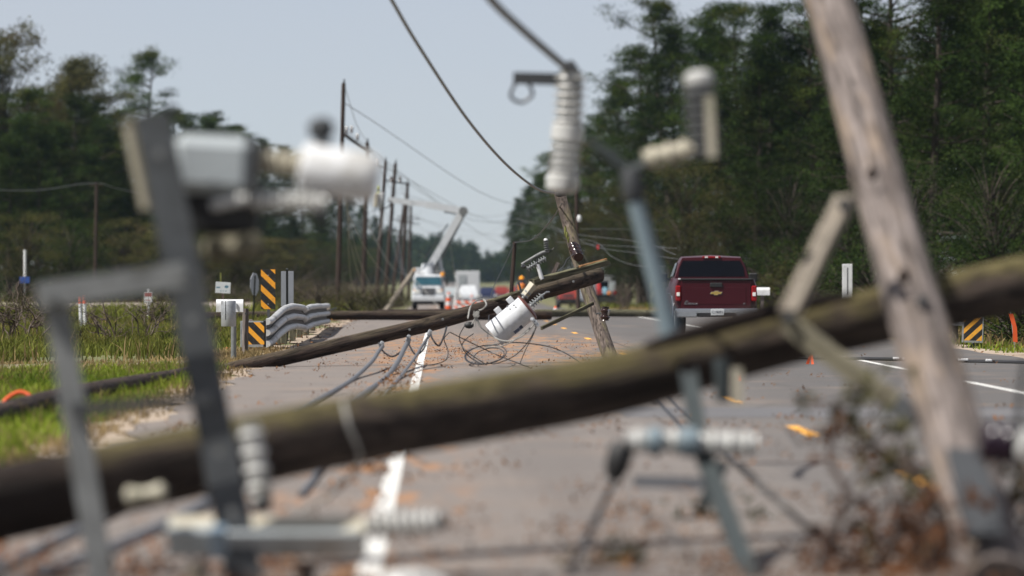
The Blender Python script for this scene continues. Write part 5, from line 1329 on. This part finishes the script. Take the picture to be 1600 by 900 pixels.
for i, (x0, y0, s0, x1, y1, s1, sag) in enumerate(((574, 226, 24, 637, 290, 17.5, 1.5), (602, 256, 21, 642, 326, 14, 1.2), (618, 262, 20, 660, 330, 12, 2.0), (602, 330, 21, 660, 420, 22, 2.5), (618, 350, 20, 640, 440, 22, 1.0), (537, 250, 32, 602, 300, 21.6, 2.0), (574, 300, 24, 618, 330, 20, 2.2), (632, 330, 15, 790, 352, 8, 2.5), (642, 350, 14, 800, 372, 8, 2.5))):
    a, bb = P(x0, y0, s0), P(x1, y1, s1); wire([a, a.lerp(bb, .5) + Vector((0, 0, -sag)), bb], .017, 'slack wire sagging between the leaning far poles', 'cable_grey', 'slack wires between the far poles')
# ------------------------------------------------------------------ bucket truck
s = 22.0; B = gs(669, s); FY = 0.0
t = thing('bucket_truck', B, 'white bucket truck facing the camera with its boom raised', 'truck')
# cab (front at y=0, running away from the camera)
def nose(z0, z1, w0, w1): return [(-w0, z0), (w0, z0), (w1, z1), (-w1, z1)]
m = MB(); m.box(at(B, 0, .75, 1.25), (2.0, 1.5, .85), taper=(.92, .95), bev=.08); m.build('hood', 'white_truck', t)
m = MB(); m.box(at(B, 0, 2.3, 1.68), (2.3, 1.7, 1.66), taper=(.88, .85), bev=.10); m.build('cab', 'white_truck', t)
m = MB(); m.prism([at(B, -.95, 1.48, 1.76), at(B, .95, 1.48, 1.76), at(B, .90, 1.555, 2.34), at(B, -.90, 1.555, 2.34)], (0, -.03, 0)); m.build('windshield', 'glass_teal', t)
gr = MB().box(at(B, 0, -.01, 1.30), (.95, .06, .52), bev=.02).build('grille', 'steel_dark', t)
for k in range(5): MB().box(at(B, 0, -.05, 1.11 + .095 * k), (.92, .03, .04)).build('grille_bar', 'chrome', gr)
for k in (-1, 1):
    MB().box(at(B, k * .80, -.0, 1.30), (.36, .06, .26), bev=.03).build('headlamp', 'lamp_white', t)
    MB().box(at(B, k * 1.00, .5, 1.05), (.34, 1.0, .55), bev=.08).build('fender', 'white_truck', t)
    MB().box(at(B, k * .97, -.02, 1.42), (.10, .05, .10), bev=.02).build('indicator', 'lamp_amber', t)
    wheel(B, k * .98, .85, .50, .30, t); wheel(B, k * .98, 5.6, .50, .40, t)
    mr = MB().box(at(B, k * 1.32, 1.5, 2.0), (.16, .12, .55), bev=.03).build('mirror', 'black_rubber', t)
    MB().bar(at(B, k * 1.05, 1.6, 2.1), at(B, k * 1.3, 1.5, 2.1), .04, .04).build('mirror_arm', 'steel_dark', mr)
MB().box(at(B, -.62, -.0, 1.58), (.5, .02, .14), bev=.004).build('blue_stripe', 'pale_blue', t)
MB().box(at(B, 0, -.15, .80), (2.35, .28, .36), bev=.05).build('bumper', 'white_truck', t)
MB().box(at(B, 0, 2.8, .55), (1.6, 5.5, .35), bev=.03).build('chassis', 'black_rubber', t)
MB().box(at(B, 0, 5.3, 1.25), (2.35, 3.9, 1.1), bev=.05).build('service_body', 'white_truck', t)
MB().box(at(B, -.75, 2.3, 2.62), (.95, .5, .2), bev=.04).build('roof_rack', 'white_paint', t)
MB().lathe(P(691.5, 432, s), P(691.5, 426, s), [(0, .12), (.2, .15), (.8, .14), (1, .08)], 14).build('beacon', 'lamp_amber', t)
MB().box(at(B, .9, 2.2, 2.65), (.6, .4, .10), bev=.02).build('beacon_bracket', 'steel_dark', t)
sb = FPX / (B.y + 4.5)
tb = MB().lathe(P(668, 450, sb), P(668, 412, sb), [(0, .75), (.3, .72), (.5, .6), (1, .4)], 16).build('turntable', 'white_truck', t)
MB().box(P(657, 424, sb), (.8, .6, .5), bev=.05).build('tool_box', 'white_truck', t)
MB().box(P(680, 428, sb), (.9, .6, .4), bev=.05).build('tool_box', 'steel_galv', t)
MB().box(P(680, 420, sb), (.5, .5, .8), bev=.05).build('boom_knuckle', 'steel_galv', tb)
MB().bar(P(667, 424, sb), P(721, 333, sb), .62, .5).build('lower_boom', 'white_truck', t)
MB().bar(P(680, 424, sb), P(727, 333, sb), .14, .16).build('leveling_rod', 'steel_galv', t)
MB().bar(P(663, 405, sb), P(700, 350, sb), .10, .10).build('hydraulic_ram', 'steel_dark', t)
ub = MB().bar(P(730, 331, sb), P(664, 319, sb), .58, .5).build('upper_boom', 'white_truck', t)
MB().bar(P(668, 319.5, sb), P(606, 312, sb), .44, .4).build('boom_extension', 'white_truck', ub)
MB().bar(P(724, 335, sb), P(694, 331, sb), .14, .12).build('knuckle_ram', 'steel_dark', ub)
MB().cyl(P(724, 330, sb + .8), P(724, 330, sb - .8), .32, .32, 14).build('elbow_pivot', 'steel_galv', t)
MB().bar(P(686, 398, sb), P(692.5, 434, sb), .22, .2).build('outrigger_arm', 'white_truck', t)
bk = MB().box(P(591, 312, sb), (.72, .9, 1.05), taper=(1.08, 1.08), bev=.06).build('bucket', 'white_paint', t)
MB().box(P(587, 312, sb + .04), (.28, .95, 1.0), bev=.05).build('bucket_liner', 'tank_cream', bk)
MB().tube(spline([P(600, 316, sb + .1), P(598, 326, sb + .1), P(608, 322, sb + .1), P(612, 313, sb + .1)], 4), .05, 6).build('hose', 'black_rubber', t)
cable('hanging_rope', [P(703, 372, sb), P(706, 400, sb), P(713, 440, sb), gs(729, 24)], .03, 'cable_pale', 'pale rope hanging from the raised boom to the road', 'rope')

# ------------------------------------------------------------------ people (one skinned body each)
def person(label, base, joints, edges, mat, extras):
    t = thing('person', base, label, 'person')
    me = bpy.data.meshes.new('body'); names = list(joints)
    me.from_pydata([joints[n][:3] for n in names], [], [(names.index(a), names.index(b)) for a, b in edges]); me.materials.append(M[mat])
    o = bpy.data.objects.new('body', me); col.objects.link(o); o.parent = t
    md = o.modifiers.new('skin', 'SKIN'); md.use_smooth_shade = True
    for i, n in enumerate(names):
        sv = me.skin_vertices[0].data[i]; r = joints[n][3]; sv.radius = (r, r) if not isinstance(r, tuple) else r; sv.use_root = (n == 'pelvis')
    o.modifiers.new('smooth', 'SUBSURF').levels = 1
    for nm, mb, mt in extras: mb.build(nm, mt, t)
    return t
J = dict(pelvis=(0, 0, .95, (.17, .13)), waist=(0, 0, 1.12, (.16, .12)), chest=(0, 0, 1.33, (.19, .13)), neck=(0, 0, 1.50, .065), head=(0, -.01, 1.60, .085), crown=(0, 0, 1.70, .095), crown2=(0, 0, 1.76, .06),
         shl=(-.20, 0, 1.42, .075), ell=(-.27, -.04, 1.16, .055), wrl=(-.22, -.2, 1.0, .04), hdl=(-.2, -.28, .98, .045), shr=(.20, 0, 1.42, .075), elr=(.27, -.02, 1.16, .055), wrr=(.25, -.08, .93, .04), hdr=(.25, -.1, .84, .045),
         hpl=(-.10, 0, .88, .10), knl=(-.12, -.03, .50, .07), anl=(-.12, .02, .10, .05), tol=(-.13, -.14, .04, .045), hpr=(.10, 0, .88, .10), knr=(.12, -.02, .50, .07), anr=(.12, .03, .10, .05), tor=(.13, -.13, .04, .045))
E = [('pelvis', 'waist'), ('waist', 'chest'), ('chest', 'neck'), ('neck', 'head'), ('head', 'crown'), ('crown', 'crown2'), ('chest', 'shl'), ('shl', 'ell'), ('ell', 'wrl'), ('wrl', 'hdl'), ('chest', 'shr'), ('shr', 'elr'), ('elr', 'wrr'), ('wrr', 'hdr'),
     ('pelvis', 'hpl'), ('hpl', 'knl'), ('knl', 'anl'), ('anl', 'tol'), ('pelvis', 'hpr'), ('hpr', 'knr'), ('knr', 'anr'), ('anr', 'tor')]
def wear(b, vest, helmet):
    v = MB(); v.lathe(at(b, 0, 0, .92), at(b, 0, 0, 1.46), [(0, .20), (.3, .205), (.75, .225), (.9, .2), (1, .10)], 14)
    for k in range(len(v.v)):
        x, y, z = v.v[k]; v.v[k] = (x, b.y + (y - b.y) * .8, z)
    h = MB(); h.lathe(at(b, 0, 0, 1.68), at(b, 0, 0, 1.84), [(0, .16), (.05, .165), (.12, .125), (.6, .115), (.9, .06), (1, .01)], 14)
    f = MB(); f.ball(at(b, 0, -.05, 1.64), .075, 8, (1, .8, 1.3))
    return [('vest', v, vest), ('hard_hat', h, helmet), ('face', f, 'skin')]
b = gs(815, 30)
person('worker in orange and yellow safety vest standing behind the transformer pole', b, J, E, 'jeans', wear(b, 'hiviz_orange', 'lamp_amber'))
b = P(590, 309, sb) + Vector((0, 0, -1.0))
person('worker in yellow-green vest standing in the raised bucket', b, J, E, 'jeans', wear(b, 'hiviz', 'hiviz'))

# ------------------------------------------------------------------ generic small vehicles
def car(label, px, s, L, W, H, mat, kind='car', rear=True, cat='car', name='parked_car'):
    B = gs(px, s); t = thing(name, B, label, cat); k0 = H * .52
    bd = MB(); bd.box(at(B, 0, L/2, H*.36), (W, L, H*.36), taper=(.96, .98), bev=.10); bd.build('body', mat, t)
    y0, l2 = (L*.22, L*.62) if kind == 'car' else (L*.05, L*.8) if kind == 'suv' else (L*.45, L*.33)
    cb = MB(); cb.box(at(B, 0, y0 + l2/2, H*.75), (W*.92, l2, H*.48), taper=(.78, .80), bev=.08); cb.build('cabin', mat, t)
    yb = y0 + l2*.05
    MB().prism([at(B, -W*.39, yb - .03, H*.58), at(B, W*.39, yb - .03, H*.58), at(B, W*.34, yb + l2*.07, H*.92), at(B, -W*.34, yb + l2*.07, H*.92)], (0, -.02, 0)).build('window', 'glass_teal' if not rear else 'glass_dark', t)
    for k in (-1, 1):
        MB().box(at(B, k*W*.42, -.01, H*.42), (W*.12, .08, H*.12), bev=.02).build('tail_lamp' if rear else 'headlamp', 'lamp_red' if rear else 'lamp_white', t)
        for yy in (L*.18, L*.82): wheel(B, k*(W/2 - .12), yy, .34, .22, t)
    MB().box(at(B, 0, -.06, H*.26), (W*.98, .14, H*.12), bev=.04).build('bumper', 'black_rubber' if rear else 'chrome', t)
    return t, B
s = 15.2; B = gs(731, s)
t = thing('box_truck', B, 'white box truck standing far down the road behind the barrier', 'truck')
MB().box(at(B, 0, 3.2, 2.05), (2.45, 5.5, 2.35), bev=.05).build('cargo_box', 'white_truck', t)
MB().box(at(B, -.55, .40, 2.35), (.75, .03, 1.0), bev=.01).build('grey_panel', 'tank_grey', t)
MB().box(at(B, 0, 3, .6), (1.8, 5.2, .3)).build('chassis', 'black_rubber', t)
for k in (-1, 1):
    for yy in (1.2, 5): wheel(B, k * 1.0, yy, .48, .3, t)
car('white pickup facing the camera in front of the box truck', 732, 16.2, 5.2, 2.0, 1.85, 'white_truck', 'suv', False, 'truck', 'pickup_truck')
car('dark navy car parked far down the road right of the box truck', 762, 14.5, 4.6, 1.95, 1.55, 'navy_paint', 'suv', False)
car('faded red car far down the road beside the dark navy car', 784, 13.0, 4.6, 1.9, 1.5, 'red_paint', 'car', False)
car('second faded red car far down the road behind the slim post', 806, 13.4, 4.6, 1.9, 1.5, 'red_paint', 'car', False)
car('small grey car with red tail lamps between bucket truck and box truck', 704, 14.0, 4.5, 1.8, 1.5, 'tank_grey', 'car', True)
t2, B2 = car('red off-road vehicle parked behind the leaning broken pole', 888, 19.0, 4.0, 1.75, 1.75, 'red_paint', 'suv', True, 'car', 'off_road_vehicle')
MB().box(at(B2, 0, -.10, .62), (1.5, .1, .36), bev=.03).build('undercarriage', 'black_rubber', t2)
MB().box(at(B2, 0, -.12, 1.02), (.9, .08, .22), bev=.03).build('tailgate', 'steel_dark', t2)
for k in (-1, 1): MB().lathe(at(B2, k * .62, -.12, .36), at(B2, k * 1.02, -.12, .36), [(0, .3), (.1, .42), (.9, .42), (1, .3)], 18).build('fat_tyre', 'tyre', t2)
MB().box(at(B2, .75, -.1, 1.2), (.28, .1, .6), bev=.04).build('orange_marker', 'orange_plastic', t2)
car('pale van half hidden behind the leaning broken pole', 908, 18.0, 4.8, 1.9, 1.9, 'sign_back', 'suv', True, 'van', 'parked_van')
s = 18.6; B = gs(943, s)
t = thing('work_truck', B, 'grey flatbed work truck with rack and red tail lamps by the wood', 'truck')
MB().box(at(B, 0, 2.4, .95), (2.1, 4.8, .30), bev=.04).build('flatbed', 'black_rubber', t)
MB().box(at(B, 0, 4.0, 1.75), (1.9, 1.6, 1.5), taper=(.88, .85), bev=.10).build('cab', 'steel_galv', t)
MB().prism([at(B, -.7, 3.14, 1.6), at(B, .7, 3.14, 1.6), at(B, .62, 3.2, 2.25), at(B, -.62, 3.2, 2.25)], (0, -.02, 0)).build('window', 'glass_dark', t)
rk = MB()
for k in (-1, 1):
    for yy in (.1, 2.9): rk.bar(at(B, k * .98, yy, 1.0), at(B, k * .98, yy, 2.62), .07, .07)
    rk.bar(at(B, k * .98, .05, 2.62), at(B, k * .98, 2.95, 2.62), .08, .08)
rk.build('rack_frame', 'steel_dark', t)
for yy in (.1, 1.1, 2.0, 2.9): MB().bar(at(B, -1.0, yy, 2.66), at(B, 1.0, yy, 2.66), .09, .12).build('rack_bar', 'sign_back', t)
MB().box(at(B, .72, .2, 1.75), (.55, .4, .85), bev=.05).build('side_bin', 'tank_grey', t)
MB().box(at(B, -.78, .2, 1.75), (.42, .4, .85), bev=.05).build('side_bin', 'sign_back', t)
for k in (-1, 1): MB().box(at(B, k * .95, -.03, 1.22 if k < 0 else 1.3), (.24, .10, .30), bev=.03).build('tail_lamp', 'lamp_red', t)
MB().box(at(B, 0, -.1, .62), (2.1, .2, .25), bev=.03).build('bumper', 'black_rubber', t)
for k in (-1, 1):
    for yy in (1.1, 4.2): wheel(B, k * .92, yy, .42, .3, t)
for (dx, z, sz, mt, lab) in ((-.42, 1.75, (.42, .4, .75), 'red_fabric', 'red bundled jacket hanging on the grey work truck'), (-.30, 1.32, (.60, .4, .45), 'red_paint', 'red fuel can on the bed of the grey work truck'),
                             (.12, 1.42, (.48, .4, .62), 'blue_fabric', 'pale blue cooler box on the bed of the grey work truck'), (.45, 1.24, (.42, .4, .30), 'hiviz_orange', 'orange tool bag on the bed of the grey work truck')):
    c = at(B, dx, .15, z if z > 1.6 else 1.10 + sz[2] / 2)
    o = MB().box(c, sz, Matrix.Rotation(R(8 * (1 if dx > 0 else -1)), 3, 'Y'), taper=(.8, .8), bev=.08).build('truck_load', mt, origin=c); tag(o, lab, 'load')
# cones, barrels and a striped barrier
def cone(px, s, lab, h=.9, mat='orange_plastic', band='white_paint'):
    b = gs(px, s); t = thing('traffic_cone', b, lab, 'cone')
    MB().lathe(b, at(b, 0, 0, h), [(0, .20), (.03, .20), (.05, .15), (.45, .10), (1, .035)], 14).build('cone_body', mat, t)
    MB().lathe(at(b, 0, 0, h * .55), at(b, 0, 0, h * .75), [(0, .1), (1, .08)], 14).build('band', band, t)
    MB().box(at(b, 0, 0, .025), (.42, .42, .05), bev=.01).build('base', 'black_rubber', t)
def barrel(px, s, lab, mats):
    b = gs(px, s); t = thing('traffic_barrel', b, lab, 'barrel')
    for k in range(4): MB().lathe(at(b, 0, 0, .06 + k * .25), at(b, 0, 0, .31 + k * .25), [(0, .19 - k * .018), (.05, .20 - k * .018), (.95, .195 - k * .018), (1, .18 - k * .018)], 16).build('band', mats[k % 2], t)
    MB().lathe(b, at(b, 0, 0, .07), [(0, .36), (.6, .36), (1, .28)], 16).build('base', 'black_rubber', t)
    MB().box(at(b, 0, 0, 1.10), (.2, .05, .12), bev=.02).build('handle', mats[0], t)
barrel(701, 24.5, 'orange traffic barrel right beside the bucket truck', ('orange_plastic', 'white_paint'))
cone(712, 23, 'white traffic cone between the orange barrel and the striped barrier', 1.35, 'white_paint', 'white_paint')
cone(737, 19, 'orange traffic cone standing in front of the white pickup', 1.2)
cone(868, 41, 'tiny orange cone on the road in front of the red off-road vehicle', .35)
b = gs(752, 25)
t = thing('barrier', b, 'orange and white striped barrier across the road behind the snapped pole', 'barrier')
for z in (.22, .52): MB().box(at(b, 0, 0, z), (3.4, .06, .17), bev=.01).build('board', 'barrier', t)
for x in (-1.5, 1.5): MB().bar(at(b, x, .05, -.05), at(b, x, .05, .68), .08, .08).build('leg', 'white_paint', t)
# ------------------------------------------------------------------ haze
t = NT('haze_air'); t.t.nodes.remove(t.b)
v = t.n('ShaderNodeVolumePrincipled'); v.inputs['Color'].default_value = (.60, .78, 1.0, 1); v.inputs['Density'].default_value = .00005; v.inputs['Anisotropy'].default_value = .6
t.l(v.outputs[0], t.t.nodes['Material Output'].inputs['Volume'])
hz = MB().box((0, 2010, 20), (3100, 4250, 52)).build('haze', 'haze_air', smooth=0)
tag(hz, 'thin bluish haze over the road and woods', kind='stuff')
